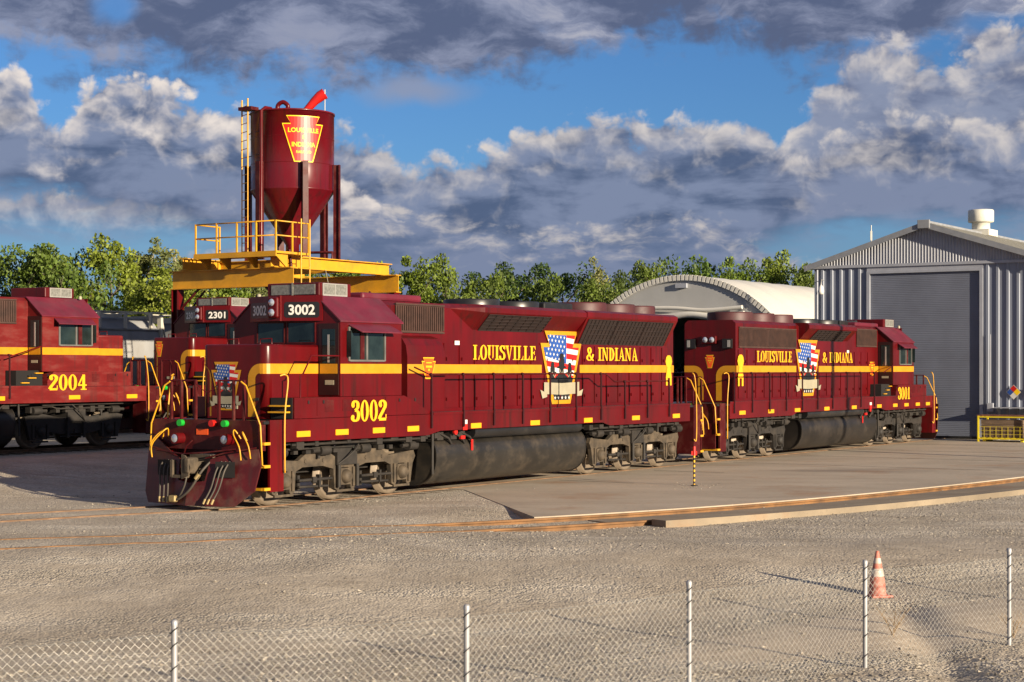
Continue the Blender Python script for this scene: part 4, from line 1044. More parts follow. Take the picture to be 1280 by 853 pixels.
def gravel_mat():
    m = bpy.data.materials.new('gravel_ground'); m.use_nodes = True; nt = m.node_tree; N = nt.nodes; L = nt.links
    b = N['Principled BSDF']; b.inputs['Roughness'].default_value = .95; b.inputs['Specular IOR Level'].default_value = .2
    tc = N.new('ShaderNodeTexCoord'); P = tc.outputs['Object']
    def noise(sc, det=4, st=None, rough=.5):
        n = N.new('ShaderNodeTexNoise'); n.inputs['Scale'].default_value = sc; n.inputs['Detail'].default_value = det; n.inputs['Roughness'].default_value = rough
        if st:
            mp = N.new('ShaderNodeMapping'); mp.inputs['Scale'].default_value = st[0]; mp.inputs['Rotation'].default_value = (0,0,st[1]); L.new(P, mp.inputs[0]); L.new(mp.outputs[0], n.inputs['Vector'])
        else: L.new(P, n.inputs['Vector'])
        return n.outputs['Fac']
    def mr(v, a, b_, c=0, d=1):
        n = N.new('ShaderNodeMapRange'); L.new(v, n.inputs[0]); n.inputs[1].default_value = a; n.inputs[2].default_value = b_; n.inputs[3].default_value = c; n.inputs[4].default_value = d; return n.outputs[0]
    def mix(f, a, b_, mode='MIX'):
        n = N.new('ShaderNodeMix'); n.data_type = 'RGBA'; n.blend_type = mode
        if isinstance(f, float): n.inputs[0].default_value = f
        else: L.new(f, n.inputs[0])
        for i, v in ((6,a),(7,b_)):
            if isinstance(v, tuple): n.inputs[i].default_value = v
            else: L.new(v, n.inputs[i])
        return n.outputs[2]
    vo = N.new('ShaderNodeTexVoronoi'); vo.inputs['Scale'].default_value = 26; L.new(P, vo.inputs['Vector'])
    vo2 = N.new('ShaderNodeTexVoronoi'); vo2.inputs['Scale'].default_value = 11; L.new(P, vo2.inputs['Vector'])
    sx = N.new('ShaderNodeSeparateXYZ'); L.new(vo.outputs['Color'], sx.inputs[0])
    peb = mr(sx.outputs[0], 0, 1, .68, 1.25)
    base = mix(mr(noise(.55, 5), .35, .68), (.36,.31,.245,1), (.54,.48,.395,1))
    track = noise(.8, 5, ((.16, 2.2, 1), -.28), .6)                  # wheel-worn bands along the yard road
    tm_ = mr(track, .42, .56)
    sp0 = N.new('ShaderNodeSeparateXYZ'); L.new(P, sp0.inputs[0])
    def mm(op, a, b_):
        n = N.new('ShaderNodeMath'); n.operation = op
        for i, v in enumerate((a, b_)):
            if isinstance(v, (int,float)): n.inputs[i].default_value = v
            else: L.new(v, n.inputs[i])
        return n.outputs[0]
    lane = mm('ADD', mm('SUBTRACT', sp0.outputs[1], mm('MULTIPLY', sp0.outputs[0], .30)), mm('MULTIPLY', noise(.45, 4), 2.6))   # the packed lane vehicles use
    ln = mr(mm('ABSOLUTE', mm('SUBTRACT', lane, 27.9), 0.0), 1.7, .9)
    ruts = mr(noise(1.0, 4, ((.10, 3.2, 1), -.29), .55), .40, .56)
    tm_ = mm('MAXIMUM', mm('MULTIPLY', tm_, .8), mm('MULTIPLY', ln, mr(ruts, 0, 1, .65, 1.0)))
    dirt = mix(mr(noise(2.5,4), .3, .7), (.30,.245,.185,1), (.45,.38,.295,1))
    # sand patches
    col = mix(mr(tm_, 0, 1, 0, .75), base, dirt)
    pm = mr(tm_, 0, 1, 1.0, .25)
    sc = N.new('ShaderNodeVectorMath'); sc.operation = 'SCALE'; L.new(col, sc.inputs[0]); L.new(peb, sc.inputs['Scale'])
    col = mix(pm, col, sc.outputs[0])
    # bank of fine sand, by position
    sp = N.new('ShaderNodeSeparateXYZ'); L.new(P, sp.inputs[0])
    def m2(op, a, b_):
        n = N.new('ShaderNodeMath'); n.operation = op
        for i, v in enumerate((a, b_)):
            if isinstance(v, (int,float)): n.inputs[i].default_value = v
            else: L.new(v, n.inputs[i])
        return n.outputs[0]
    dx = m2('MULTIPLY', m2('SUBTRACT', sp.outputs[0], 5.6), .25); dy = m2('MULTIPLY', m2('ADD', m2('SUBTRACT', sp.outputs[1], 23.0), m2('MULTIPLY', m2('SUBTRACT', sp.outputs[0], 5.6), -.6)), .72)
    rr = m2('ADD', m2('MULTIPLY', dx, dx), m2('MULTIPLY', dy, dy)); rr = m2('ADD', rr, m2('MULTIPLY', m2('SUBTRACT', noise(.9,5), .5), 1.1))
    sand = mr(rr, 1.15, .75)
    col = mix(sand, col, mix(mr(noise(6,4),.3,.7), (.44,.36,.27,1), (.54,.45,.345,1)))
    # oil-dark patches
    oil = mr(noise(.35, 6, ((.6, 2.0, 1), -.45), .6), .63, .72, 0, .55)
    col = mix(oil, col, (.14,.105,.075,1))
    # far away: dull green-brown land
    far = mr(sp.outputs[1], 85, 110)
    col = mix(far, col, (.09,.10,.045,1))
    L.new(col, b.inputs['Base Color'])
    hgt = m2('ADD', m2('MULTIPLY', vo.outputs['Distance'], -1.0), m2('MULTIPLY', vo2.outputs['Distance'], -.9))
    bp = N.new('ShaderNodeBump'); bp.inputs['Distance'].default_value = .035
    st_ = m2('MULTIPLY', mr(tm_, 0, 1, .85, .22), mr(sand, 0, 1, 1, .2)); L.new(st_, bp.inputs['Strength'])
    L.new(hgt, bp.inputs['Height']); L.new(bp.outputs[0], b.inputs['Normal'])
    return m
GRAVEL = gravel_mat()
tag(np_mesh('ground', vv, ff, GRAVEL, True), kind='structure')

# --- loose stones: real little rocks over the ballast and the verge
def rocks(name, n, region, rmin, rmax, m, label, seed, dens=None):
    rg = np.random.default_rng(seed)
    base = np.array([(1,0,0),(-1,0,0),(0,1,0),(0,-1,0),(0,0,1),(0,0,-.7)], float)
    tri = np.array([(0,2,4),(2,1,4),(1,3,4),(3,0,4),(2,0,5),(1,2,5),(3,1,5),(0,3,5)])
    x = rg.uniform(region[0], region[1], n*3); y = region[2]+(region[3]-region[2])*rg.random(n*3)**1.35
    keep = np.abs(x) < y*.315+1.0
    if dens is not None: keep &= rg.random(n*3) < dens(x, y)
    x = x[keep][:n]; y = y[keep][:n]; k = len(x)
    r = rmin+(rmax-rmin)*rg.random(k)**3
    z = ground_h(x, y)+r*.12
    vs = base[None]*rg.uniform(.6, 1.25, (k,6,1))
    a = rg.uniform(0, 6.28, k); ca, sa = np.cos(a), np.sin(a)
    vx = vs[:,:,0]*ca[:,None]-vs[:,:,1]*sa[:,None]; vy = vs[:,:,0]*sa[:,None]+vs[:,:,1]*ca[:,None]
    sc = rg.uniform(.7, 1.3, (k,1)); V = np.stack([vx*r[:,None]*sc+x[:,None], vy*r[:,None]+y[:,None], vs[:,:,2]*r[:,None]*.48+z[:,None]], 2).reshape(-1,3)
    Fc = (tri[None]+np.arange(k)[:,None,None]*6).reshape(-1,3)
    o = np_mesh(name, V, Fc, m); tag(o, label, 'gravel', kind='stuff'); return o
def stone_mat():
    m = mat('stone_gravel', (.46,.41,.345), rough=.9, var=.1)
    nt = m.node_tree; N = nt.nodes; L = nt.links
    g = N.new('ShaderNodeNewGeometry'); mr = N.new('ShaderNodeMapRange'); L.new(g.outputs['Random Per Island'], mr.inputs[0]); mr.inputs[3].default_value = .35; mr.inputs[4].default_value = 1.4
    vm = N.new('ShaderNodeVectorMath'); vm.operation = 'SCALE'; vm.inputs[0].default_value = (.33,.29,.235); L.new(mr.outputs[0], vm.inputs['Scale']); L.new(vm.outputs[0], N['Principled BSDF'].inputs['Base Color'])
    return m
STONE = stone_mat()
def dens_fg(x, y):
    t = vnoise(x*.35, y*1.8, 1.0, 11)
    band = (.05+.95*sm((t-.52)/.12))*(1-.8*np.exp(-((y-.42*x-27.3)/1.5)**2))
    near = np.where(y < 24.5+.30*x, 1.0, .0)*.85*sm((vnoise(x,y,1.3,5)-.25)/.3)
    bx = (x-5.6)*.25; by = (y-23.0-(x-5.6)*.6)*.72; sand = np.exp(-((bx*bx+by*by)*1.1)**2)
    ball = np.exp(-((y-(33.0+.45*x))/1.8)**2)*.9*sm((x+4)/3)
    off = (x-CX)*NX+(y-CZ)*NZ
    track = np.where((off < 4.5) & (y > 34+.35*x), 0, 1.0)
    return np.clip(np.maximum(np.maximum(band*.8, near), ball)*(1-.93*sand)*track, 0, 1)
rocks('gravel_stones', 52000, (-12, 17, 15, 46), .006, .021, STONE, 'loose pale limestone gravel strewn over the yard road and verge', 3, dens_fg)

def dens_coarse(x, y):
    line = 31.6+.62*x+.017*x*x                     # ballast shoulder along the siding
    ball = np.exp(-((y-line)/1.5)**2)*sm((x+5)/3)*.9
    fence = sm((np.where(x > 1.2, 22.1+.6*x, 22.5+.28*x)-y)/1.0)*.95*(.25+sm((vnoise(x,y,1.7,31)-.35)/.2))
    bx = (x-5.6)*.25; by = (y-23.0-(x-5.6)*.6)*.72; sand = np.exp(-((bx*bx+by*by)*1.05)**2)
    mid = .25*sm((vnoise(x*.35, y*1.8, 1.0, 21)-.6)/.1)
    return np.clip(np.maximum(np.maximum(ball, fence), mid)*(1-.97*sand), 0, 1)
rocks('ballast_stones', 17000, (-10, 16, 14, 44), .014, .042, STONE, 'coarser pale ballast stones heaped along the siding and by the fence', 8, dens_coarse)
# --- rails
RUSTB = mat('rust_orange', (.17,.082,.028), rough=.75, var=.4, vscale=2.5, dirt=(.07,.04,.025), dirt_amt=.8)
RUST = mat('rail_rust', (.15,.085,.045), rough=.7, var=.35, vscale=3, dirt=(.12,.06,.03), dirt_amt=.6, dirt_scale=2.5)
RAILT = mat('rail_top', (.30,.26,.22), rough=.35, metal=.6, var=.3, vscale=4)
def rail_line(pts, zt, name='rail', depth=.13, head=.036, mt=None):
    """rail swept along a plan curve; pts = [(x,y)]"""
    prof = [(-head,0),(head,0),(head,-.035),(.012,-.05),(.012,-depth+.02),(.07,-depth),(-.07,-depth),(-.012,-depth+.02),(-.012,-.05),(-head,-.035)]
    m = MB(); P = [Vector((p[0], p[1])) for p in pts]; n = len(prof); vs = []
    for i, p in enumerate(P):
        t = (P[min(i+1,len(P)-1)]-P[max(i-1,0)]).normalized(); nr = Vector((-t.y, t.x)); zz = zt(p.x, p.y) if callable(zt) else zt
        for (a, b) in prof: vs.append((p.x+nr.x*a, p.y+nr.y*a, zz+b))
    fs = []
    for i in range(len(P)-1):
        for j in range(n): fs.append((i*n+j, i*n+(j+1) % n, (i+1)*n+(j+1) % n, (i+1)*n+j))
    m.add(vs, fs); return m.build(name, mt or RUST)
def offset_curve(pts, d):
    P = [Vector((p[0], p[1])) for p in pts]; out = []
    for i, p in enumerate(P):
        t = (P[min(i+1,len(P)-1)]-P[max(i-1,0)]).normalized(); out.append((p.x-t.y*d, p.y+t.x*d))
    return out
main = [tuple(W(0, u).xy) for u in (-60,)]
c0 = cubic([(-40, 15.5, 0), (-28, 23.2, 0), (-19, 28.4, 0), (-12.4, 32.0, 0), (-8.6, 34.9, 0), (*W(0,-8.6).xy, 0), (*W(0,-4).xy, 0), (*W(0,0).xy, 0)], 8)
mainl = [(p.x, p.y) for p in c0]+[tuple(W(0, u).xy) for u in range(2, 62, 4)]
for sgn in (1, -1): tag(rail_line(offset_curve(mainl, sgn*.7525), lambda x, y: 0.0 if x > -7.5 else max(0.0, float(ground_h(x, y))+.014), 'railway_track'), kind='structure')
# siding in front, curving in beside the apron
c1 = cubic([(-40, 18.5, 0), (-26, 22.6, 0), (-16, 26.3, 0), (-8.4, 28.9, 0), (-3.6, 30.9, 0), (.9, 33.4, 0), (5.2, 36.6, 0), (9.3, 40.6, 0), (13.4, 45.3, 0), (17.4, 50.6, 0), (22, 57.2, 0), (30, 69.5, 0), (42, 88, 0)], 14)
side_l = [(p.x, p.y) for p in c1]
for sgn in (1, -1): tag(rail_line(offset_curve(side_l, sgn*.7525), lambda x, y: -.035 if x > 1 else max(-.035, float(ground_h(x, y))+.014), 'railway_track', .16, .036, RUSTB), kind='structure')
for off_ in (-15.5, -25.0):
    l = [tuple(W(off_, u).xy) for u in range(-60, 70, 5)]
    for sgn in (1, -1): tag(rail_line(offset_curve(l, sgn*.7525), UP, 'railway_track'), kind='structure')
# sleepers where they show
TIE = mat('sleeper_wood', (.11,.08,.055), rough=.9, var=.4, vscale=6, dirt=(.25,.19,.13), dirt_amt=.5)
m = MB()
for u in np.arange(-9.3, 6, .55):
    Mx = Matrix.Translation(W(0, u, -.075)) @ Matrix.Rotation(RZ, 4, 'Z'); m.box(-.11, .11, -1.3, 1.3, -.08, .05, M=Mx)
for off_ in (-15.5,):
    for u in np.arange(-20, 20, .6):
        Mx = Matrix.Translation(W(off_, u, UP-.12)) @ Matrix.Rotation(RZ, 4, 'Z'); m.box(-.11, .11, -1.3, 1.3, -.08, .04, M=Mx)
tag(m.build('railway_sleepers', TIE), kind='structure')

# --- concrete apron with kerb
def conc_mat(name, a, b_, rust=True):
    m = bpy.data.materials.new(name); m.use_nodes = True; nt = m.node_tree; N = nt.nodes; L = nt.links
    b = N['Principled BSDF']; b.inputs['Roughness'].default_value = .8
    tc = N.new('ShaderNodeTexCoord'); mp = N.new('ShaderNodeMapping'); mp.inputs['Rotation'].default_value = (0,0,-RZ+.5); mp.inputs['Scale'].default_value = (.5,1.05,1); L.new(tc.outputs['Object'], mp.inputs[0])
    def noise(sc, v, det=6):
        n = N.new('ShaderNodeTexNoise'); n.inputs['Scale'].default_value = sc; n.inputs['Detail'].default_value = det; n.inputs['Roughness'].default_value = .6; L.new(v, n.inputs['Vector']); return n.outputs['Fac']
    def mr(v, p, q, c=0, d=1):
        n = N.new('ShaderNodeMapRange'); L.new(v, n.inputs[0]); n.inputs[1].default_value = p; n.inputs[2].default_value = q; n.inputs[3].default_value = c; n.inputs[4].default_value = d; return n.outputs[0]
    def mix(f, p, q):
        n = N.new('ShaderNodeMix'); n.data_type = 'RGBA'; L.new(f, n.inputs[0])
        for i, v in ((6,p),(7,q)):
            if isinstance(v, tuple): n.inputs[i].default_value = v
            else: L.new(v, n.inputs[i])
        return n.outputs[2]
    c = mix(mr(noise(.5, mp.outputs[0]), .35, .65), a, b_)
    c = mix(mr(noise(7, tc.outputs['Object']), .55, .75, 0, .35), c, (.10,.085,.07,1))
    c = mix(mr(noise(.22, mp.outputs[0], 8), .56, .70, 0, .6), c, (.13,.10,.075,1))
    if rust: c = mix(mr(noise(.35, tc.outputs['Object'], 8), .55, .72, 0, .7), c, (.27,.13,.05,1))
    L.new(c, b.inputs['Base Color'])
    bp = N.new('ShaderNodeBump'); bp.inputs['Strength'].default_value = .25; bp.inputs['Distance'].default_value = .01; L.new(noise(9, tc.outputs['Object']), bp.inputs['Height']); L.new(bp.outputs[0], b.inputs['Normal'])
    return m
CONC = conc_mat('apron_concrete', (.33,.27,.20,1), (.43,.355,.27,1)); KERB = conc_mat('kerb_concrete', (.17,.135,.095,1), (.27,.215,.15,1))
inner = offset_curve(side_l, .86); inn = [p for p in inner if 0.3 < p[0] < 30]
east = [tuple(p) for p in inn]
poly = [tuple(W(1.35, -2.3).xy)]+east+[tuple(W(12, 58).xy), tuple(W(-3, 58).xy), tuple(W(-3.4, -1.2).xy)]
# split the slab round the main track's flangeways: triangulated ngon with thickness
m = MB(); m.prism(poly, 'z', -.24, -.018); ap = m.build('concrete_apron', CONC); tag(ap, kind='structure')
bm = bmesh.new(); bm.from_mesh(ap.data); bmesh.ops.triangulate(bm, faces=bm.faces[:]); bmesh.ops.recalc_face_normals(bm, faces=bm.faces[:]); bm.to_mesh(ap.data); bm.free()
# slab between the siding's rails, then the outer kerb
def strip(l, d0, d1, z0, z1, x0, m_, name):
    a = [p for p in offset_curve(l, d0)]; b = [p for p in offset_curve(l, d1)]; sel = [i for i in range(len(l)) if x0 < l[i][0] < 31]
    mb = MB(); vs = []
    for i in sel: vs += [(a[i][0],a[i][1],z0),(a[i][0],a[i][1],z1),(b[i][0],b[i][1],z1),(b[i][0],b[i][1],z0)]
    n = len(sel); fs = []
    for i in range(n-1):
        for j in range(4): fs.append((i*4+j, i*4+(j+1) % 4, (i+1)*4+(j+1) % 4, (i+1)*4+j))
    fs += [(0,3,2,1), tuple((n-1)*4+j for j in range(4))]
    mb.add(vs, fs); o = mb.build(name, m_); tag(o, kind='structure')
    bm = bmesh.new(); bm.from_mesh(o.data); bmesh.ops.recalc_face_normals(bm, faces=bm.faces[:]); bm.to_mesh(o.data); bm.free(); return o
strip(side_l, -.62, .62, -.3, -.11, 1.6, KERB, 'track_slab')
strip(side_l, -1.32, -.90, -.32, -.005, 2.1, KERB, 'kerb')
m = MB()   # steel angle along the apron edge
l = offset_curve(side_l, .845)
RUSTB = mat('rust_orange', (.28,.125,.035), rough=.75, var=.3, vscale=2.5, dirt=(.16,.08,.03), dirt_amt=.5)
strip(side_l, -.68, -.60, -.16, -.045, -3.2, RUSTB, 'guard_rail')
# joints in the apron
m = MB()
for u in np.arange(2, 56, 5.2):
    a = W(1.4, u, -.0135); b = W(9.5 if u > 12 else 3.6, u+.0, -.0135); t = Vector((DX,DZ,0))*.03
    m.add([a-t, b-t, b+t, a+t], [(0,1,2,3)])
tag(m.build('apron_joints', mat('joint_dark', (.07,.055,.04), rough=.9)), kind='structure')

# ------------------------------------------------------------------ locomotives placed on their tracks
GRP = 'maroon and yellow diesel locomotives in the yard'
base = dict(Lc=10.49, kind='C', trucks=[6.63,-6.63], tank=(-3.3,3.55), silencer=-3.55, numw=1.30)
c3002 = dict(base, num='3002', near=1, loc=W(0,0), rz=RZ+math.pi, XR=-10.0, hood_rear=-9.35,
  label='maroon diesel locomotive number 3002 nearest the camera with snow plow and star-spangled emblem', group=GRP,
  reflectors=[8.57,7.28,5.97,4.68,2.12,-.55,-3.21,-5.84,-8.27], flare=[(-3.62,1.3,3.80,4.36,1.0),(-8.9,-3.66,3.50,4.38,0)], fz=lambda x: (3.80,4.36) if x > -3.65 else (3.50,4.38),
  grilles=[(2.55,4.5,3.74,4.34,1,'flat'),(-1.88,1.1,0,0,1,'flare'),(-8.7,-3.75,0,0,3,'flare')], doors=(-9.2,2.6),
  fans=[(.0,.72,.20,BLACK),(-1.9,.72,.20,BLACK),(-5.44,.75,.29,FANM),(-7.1,.75,.29,FANM),(-8.6,.62,.29,FANM)],
  emb_x=-2.87, letters=[('LOUISVILLE',2.93,-.15),('& INDIANA',2.9,-5.65)], mark_x=-9.0, badge_x=3.72, num_x=6.32,
  rail_x=(-7.85,4.0), rail_kink=-4.2, rail_dx=1.31, plowf=True, nose_emblem=True)
make_loco(c3002)
c3001 = dict(base, num='3001', near=-1, loc=W(0,20.98), rz=RZ, XR=-10.0, hood_rear=-7.35,
  label='maroon diesel locomotive number 3001 coupled behind, its cab by the big shed door', group=GRP,
  reflectors=[-8.25,-6.1,-4.0,-1.5,1.0,3.45,5.1,6.3,7.55,8.7], flare=[(-2.35,2.0,3.84,4.36,.7)], fz=lambda x: (3.84,4.36),
  grilles=[(2.85,4.85,3.72,4.30,1,'flat'),(-1.55,1.5,0,0,1,'flare'),(-7.15,-2.65,3.58,4.17,2,'flat')], doors=(-7.2,4.2), duct=False,
  fans=[(-5.85,.75,.29,FANM),(-4.15,.75,.29,FANM),(-2.5,.7,.29,FANM),(-.3,.7,.20,BLACK),(1.5,.7,.20,BLACK)], silencer=3.2,
  emb_x=-1.66, letters=[('LOUISVILLE',2.82,-4.4),('& INDIANA',2.8,1.05)], mark_x=-7.05, badge_x=4.35, num_x=6.05,
  rail_x=(-8.9,2.95), rail_kink=None, rail_dx=1.31, plowf=True, dark=True)
make_loco(c3001)
c2301 = dict(base, num='2301', near=1, loc=W(-15.5,14.45,UP), rz=RZ+math.pi, XR=-10.0, hood_rear=-9.2,
  label='maroon diesel locomotive number 2301 half hidden behind the nearest one, under the sand tower', group=GRP,
  reflectors=[8.5,7.3,6.0], flare=[], grilles=[(2.55,4.5,3.74,4.34,1,'flat')], doors=(0,0), full=False,
  fans=[(.0,.72,.20,BLACK),(-5.44,.75,.29,FANM)], emb_x=-2.87, letters=[], mark_x=-9.0, badge_x=3.72, num_x=6.32, rail_x=(-7.8,4.0), rail_kink=None, rail_dx=1.31, plowf=False, dark=True)
make_loco(c2301)
c2004 = dict(base, Lc=9.0, kind='B', trucks=[5.18,-5.18], tank=(-2.6,2.6), num='2004', near=-1, loc=W(-15.5,-5.0,UP), rz=RZ, XR=-8.3, hood_rear=-7.6,
  label='maroon diesel locomotive number 2004 cut off by the left edge of the picture', group=GRP,
  reflectors=[7.1,4.75,1.9,-.8], flare=[], grilles=[(1.0,3.1,3.69,4.32,1,'flat')], doors=(0,0), full=False,
  fans=[(-2.0,.72,.20,BLACK),(-5.4,.75,.29,FANM)], emb_x=-2.87, letters=[], mark_x=-7, badge_x=2.4, num_x=4.5, numw=1.5, rail_x=(-7.0,2.3), rail_kink=None, rail_dx=1.31, plowf=False, dark=True, faded=True)
make_loco(c2004)

# ------------------------------------------------------------------ covered hoppers on the back track
HOPG = mat('hopper_grey', (.25,.25,.25), spec=.2, rough=.75, var=.12, vscale=1.5, dirt=(.2,.18,.15), dirt_amt=.5, stretch=(1,1,.4))
HOPL = mat('hopper_light', (.46,.43,.36), rough=.6, var=.1, dirt=(.3,.26,.2), dirt_amt=.4)
def hopper(u0, label):
    root = empty('hopper_car', W(-25.0, u0, UP), RZ); tag(root, label, 'rail car', 'covered hopper cars on the back track')
    L_ = 15.6; h = 4.35
    prof = [(-1.30,1.3),(-1.52,1.9),(-1.56,2.6),(-1.50,3.4),(-1.28,3.95),(-.8,4.28),(0,4.35),(.8,4.28),(1.28,3.95),(1.50,3.4),(1.56,2.6),(1.52,1.9),(1.30,1.3)]
    q = [(v.x, v.y) for v in cubic([(a, b, 0) for a, b in prof], 3)]
    m = MB(); n = len(q); vs = [(-L_/2+.9, *p) for p in q]+[(L_/2-.9, *p) for p in q]
    m.add(vs, [(i, i+1, i+1+n, i+n) for i in range(n-1)], smooth=True); m.add(vs[:n], [tuple(range(n))[::-1]]); m.add(vs[n:], [tuple(range(n))])
    body = m.build('car_body', HOPG, root)
    m = MB(); 
    for s in (1,-1): m.box(-L_/2, L_/2, s*1.50, s*1.60, 1.15, 1.42); m.tube([(-L_/2+.9, s*1.36, 3.86), (L_/2-.9, s*1.36, 3.86)], .06, 6)
    m.box(-L_/2, L_/2, -.5, .5, 1.0, 1.3); m.build('side_sill', HOPG, root)
    for k in range(4):
        xc = -L_/2+2.7+k*3.4
        m = MB(); m.add([(xc-1.5,-1.2,1.35),(xc+1.5,-1.2,1.35),(xc+1.5,1.2,1.35),(xc-1.5,1.2,1.35),(xc-.35,-.35,.5),(xc+.35,-.35,.5),(xc+.35,.35,.5),(xc-.35,.35,.5)], [(0,1,5,4),(1,2,6,5),(2,3,7,6),(3,0,4,7),(4,5,6,7)]); m.build('hopper_chute', HOPG, root)
    m = MB()
    for y in (-.95, .95): m.box(-L_/2+.2, L_/2-.2, y-.22, y+.22, 4.52, 4.56)
    for x in np.arange(-L_/2+.7, L_/2-.5, 1.35): m.box(x-.03, x+.03, -1.4, 1.4, 4.48, 4.52); m.box(x-.04, x+.04, -1.5, -1.38, 3.9, 4.5); m.box(x-.04, x+.04, 1.38, 1.5, 3.9, 4.5)
    m.build('running_board', HOPL, root)
    for k in range(6):
        m = MB(); m.cyl((-L_/2+2.0+k*2.3, 0, 4.33), 'z', .42, .14, 16); m.build('roof_hatch', HOPL, root)
    for e in (1, -1):
        m = MB()
        for s in (1, -1):
            m.box(e*(L_/2-.92), e*(L_/2-.80), s*1.32, s*1.52, 1.3, 4.4); m.tube([(e*(L_/2-.85), s*1.45, 4.45), (e*(L_/2-.1), s*1.45, 1.5)], .04, 6); m.box(e*(L_/2-.2), e*(L_/2-.1), s*1.3, s*1.5, 1.2, 3.2)
            for z in np.arange(1.6, 4.4, .38): m.tube([(e*(L_/2-.82), s*1.5, z), (e*(L_/2-.82), s*1.05, z)], .018, 5)
        m.box(e*(L_/2-.85), e*(L_/2-.80), -1.5, 1.5, 4.2, 4.42); m.build('end_frame', HOPL, root)
        xc = e*(L_/2-2.0)
        m = MB()
        for a in (-.88, .88):
            for s in (1,-1): m.cyl((xc+a, s*.72-.06, .43), 'y', .42, .12, 20)
        for s in (1,-1): m.prism([(xc-1.2,.3),(xc-.9,.65),(xc-.3,.75),(xc+.3,.75),(xc+.9,.65),(xc+1.2,.3),(xc+.6,.45),(xc-.6,.45)], 'y', s*.95, s*1.05)
        m.build('truck', GRIME_SHADE, root)
    return root
hopper(14.2-7.8, 'grey covered hopper car between locomotives 2004 and 2301, roof ribs and curved side in view')
hopper(14.9+7.8, 'grey covered hopper car whose end shows beside the left leg of the sand tower')

# ------------------------------------------------------------------ sand tower
TW = empty('sand_tower', W(-15.5, 11.35, 0), RZ); tag(TW, 'tall maroon sand silo on a yellow steel gantry straddling the track', 'silo tower')
def ibeam(m, axis, a, b, c, z0, z1, w=.16):
    """I-section along axis ('x' or 'y') from a to b at cross position c"""
    if axis == 'x':
        m.box(a, b, c-w, c+w, z0, z0+.03); m.box(a, b, c-w, c+w, z1-.03, z1); m.box(a+.004, b-.004, c-.012, c+.012, z0+.03, z1-.03)
    else:
        m.box(c-w, c+w, a, b, z0, z0+.03); m.box(c-w, c+w, a, b, z1-.03, z1); m.box(c-.012, c+.012, a+.004, b-.004, z0+.03, z1-.03)
    return m
for x in (-2.95, 2.95):
    for y in (-2.5, 2.5):
        m = MB(); m.box(x-.16, x+.16, y-.15, y-.12, .4, 5.625); m.box(x-.16, x+.16, y+.12, y+.15, .4, 5.625); m.box(x-.012, x+.012, y-.12, y+.12, .4, 5.625)
        m.box(x-.26, x+.26, y-.26, y+.26, .38, .44); m.build('gantry_leg', RED, TW)
        m = MB(); m.tube([(x, y*.96, 4.9), (x, y*.60, 5.64)], .05, 6); m.tube([(x*.97, y, 4.4), (x*.62, y*.9, 5.63)], .04, 6); m.build('brace', REDF, TW)
    ibeam(MB(), 'y', -2.72, 2.72, x, 5.63, 6.27).build('gantry_beam', YELB, TW)
for y in (-1.98, 1.98):
    ibeam(MB(), 'x', -3.25, 3.35, y, 6.275, 6.70).build('gantry_beam', YELB, TW)
for x in (-1.3, 1.5): ibeam(MB(), 'y', -1.96, 1.96, x, 6.32, 6.66, .1).build('gantry_beam', YELB, TW)
# platform and its railing
m = MB(); m.box(-3.65, -1.85, -2.55, 1.1, 6.705, 6.78); m.box(-3.66, -3.62, -2.55, 1.1, 6.60, 6.705)
for y in (-2.4, -1.1, .1, 1.0): m.prism([(-3.6,6.705),(-2.9,6.705),(-2.9,6.28),(-3.0,6.28)], 'y', y-.03, y+.03)
pf = m.build('platform', YELB, TW)
m = MB()
cor = [(-3.6,1.05),(-3.6,-2.5),(-1.9,-2.5)]
for z in (7.30, 7.78):
    m.tube([(cor[0][0]+1.2, 1.05, z), (cor[0][0], cor[0][1], z), (cor[1][0], cor[1][1], z), (cor[2][0], cor[2][1], z)], .024, 6)
rl = m.build('railing', YELR, TW)
for p in ((-3.6,1.05),(-3.6,.1),(-3.6,-.8),(-3.6,-1.65),(-3.6,-2.5),(-2.75,-2.5),(-1.9,-2.5),(-2.4,1.05)):
    MB().box(p[0]-.025, p[0]+.025, p[1]-.025, p[1]+.025, 6.78, 7.80).build('stanchion', YELR, rl)
m = MB()
for y in (-2.75, -2.75):
    pass
for x in (-2.55, -2.10): m.tube([(x, -2.72, 3.2), (x, -2.72, 7.9)], .026, 6)
for z in np.arange(3.4, 6.9, .32): m.tube([(-2.55, -2.72, z), (-2.10, -2.72, z)], .016, 5)
m.build('ladder', YELR, TW)
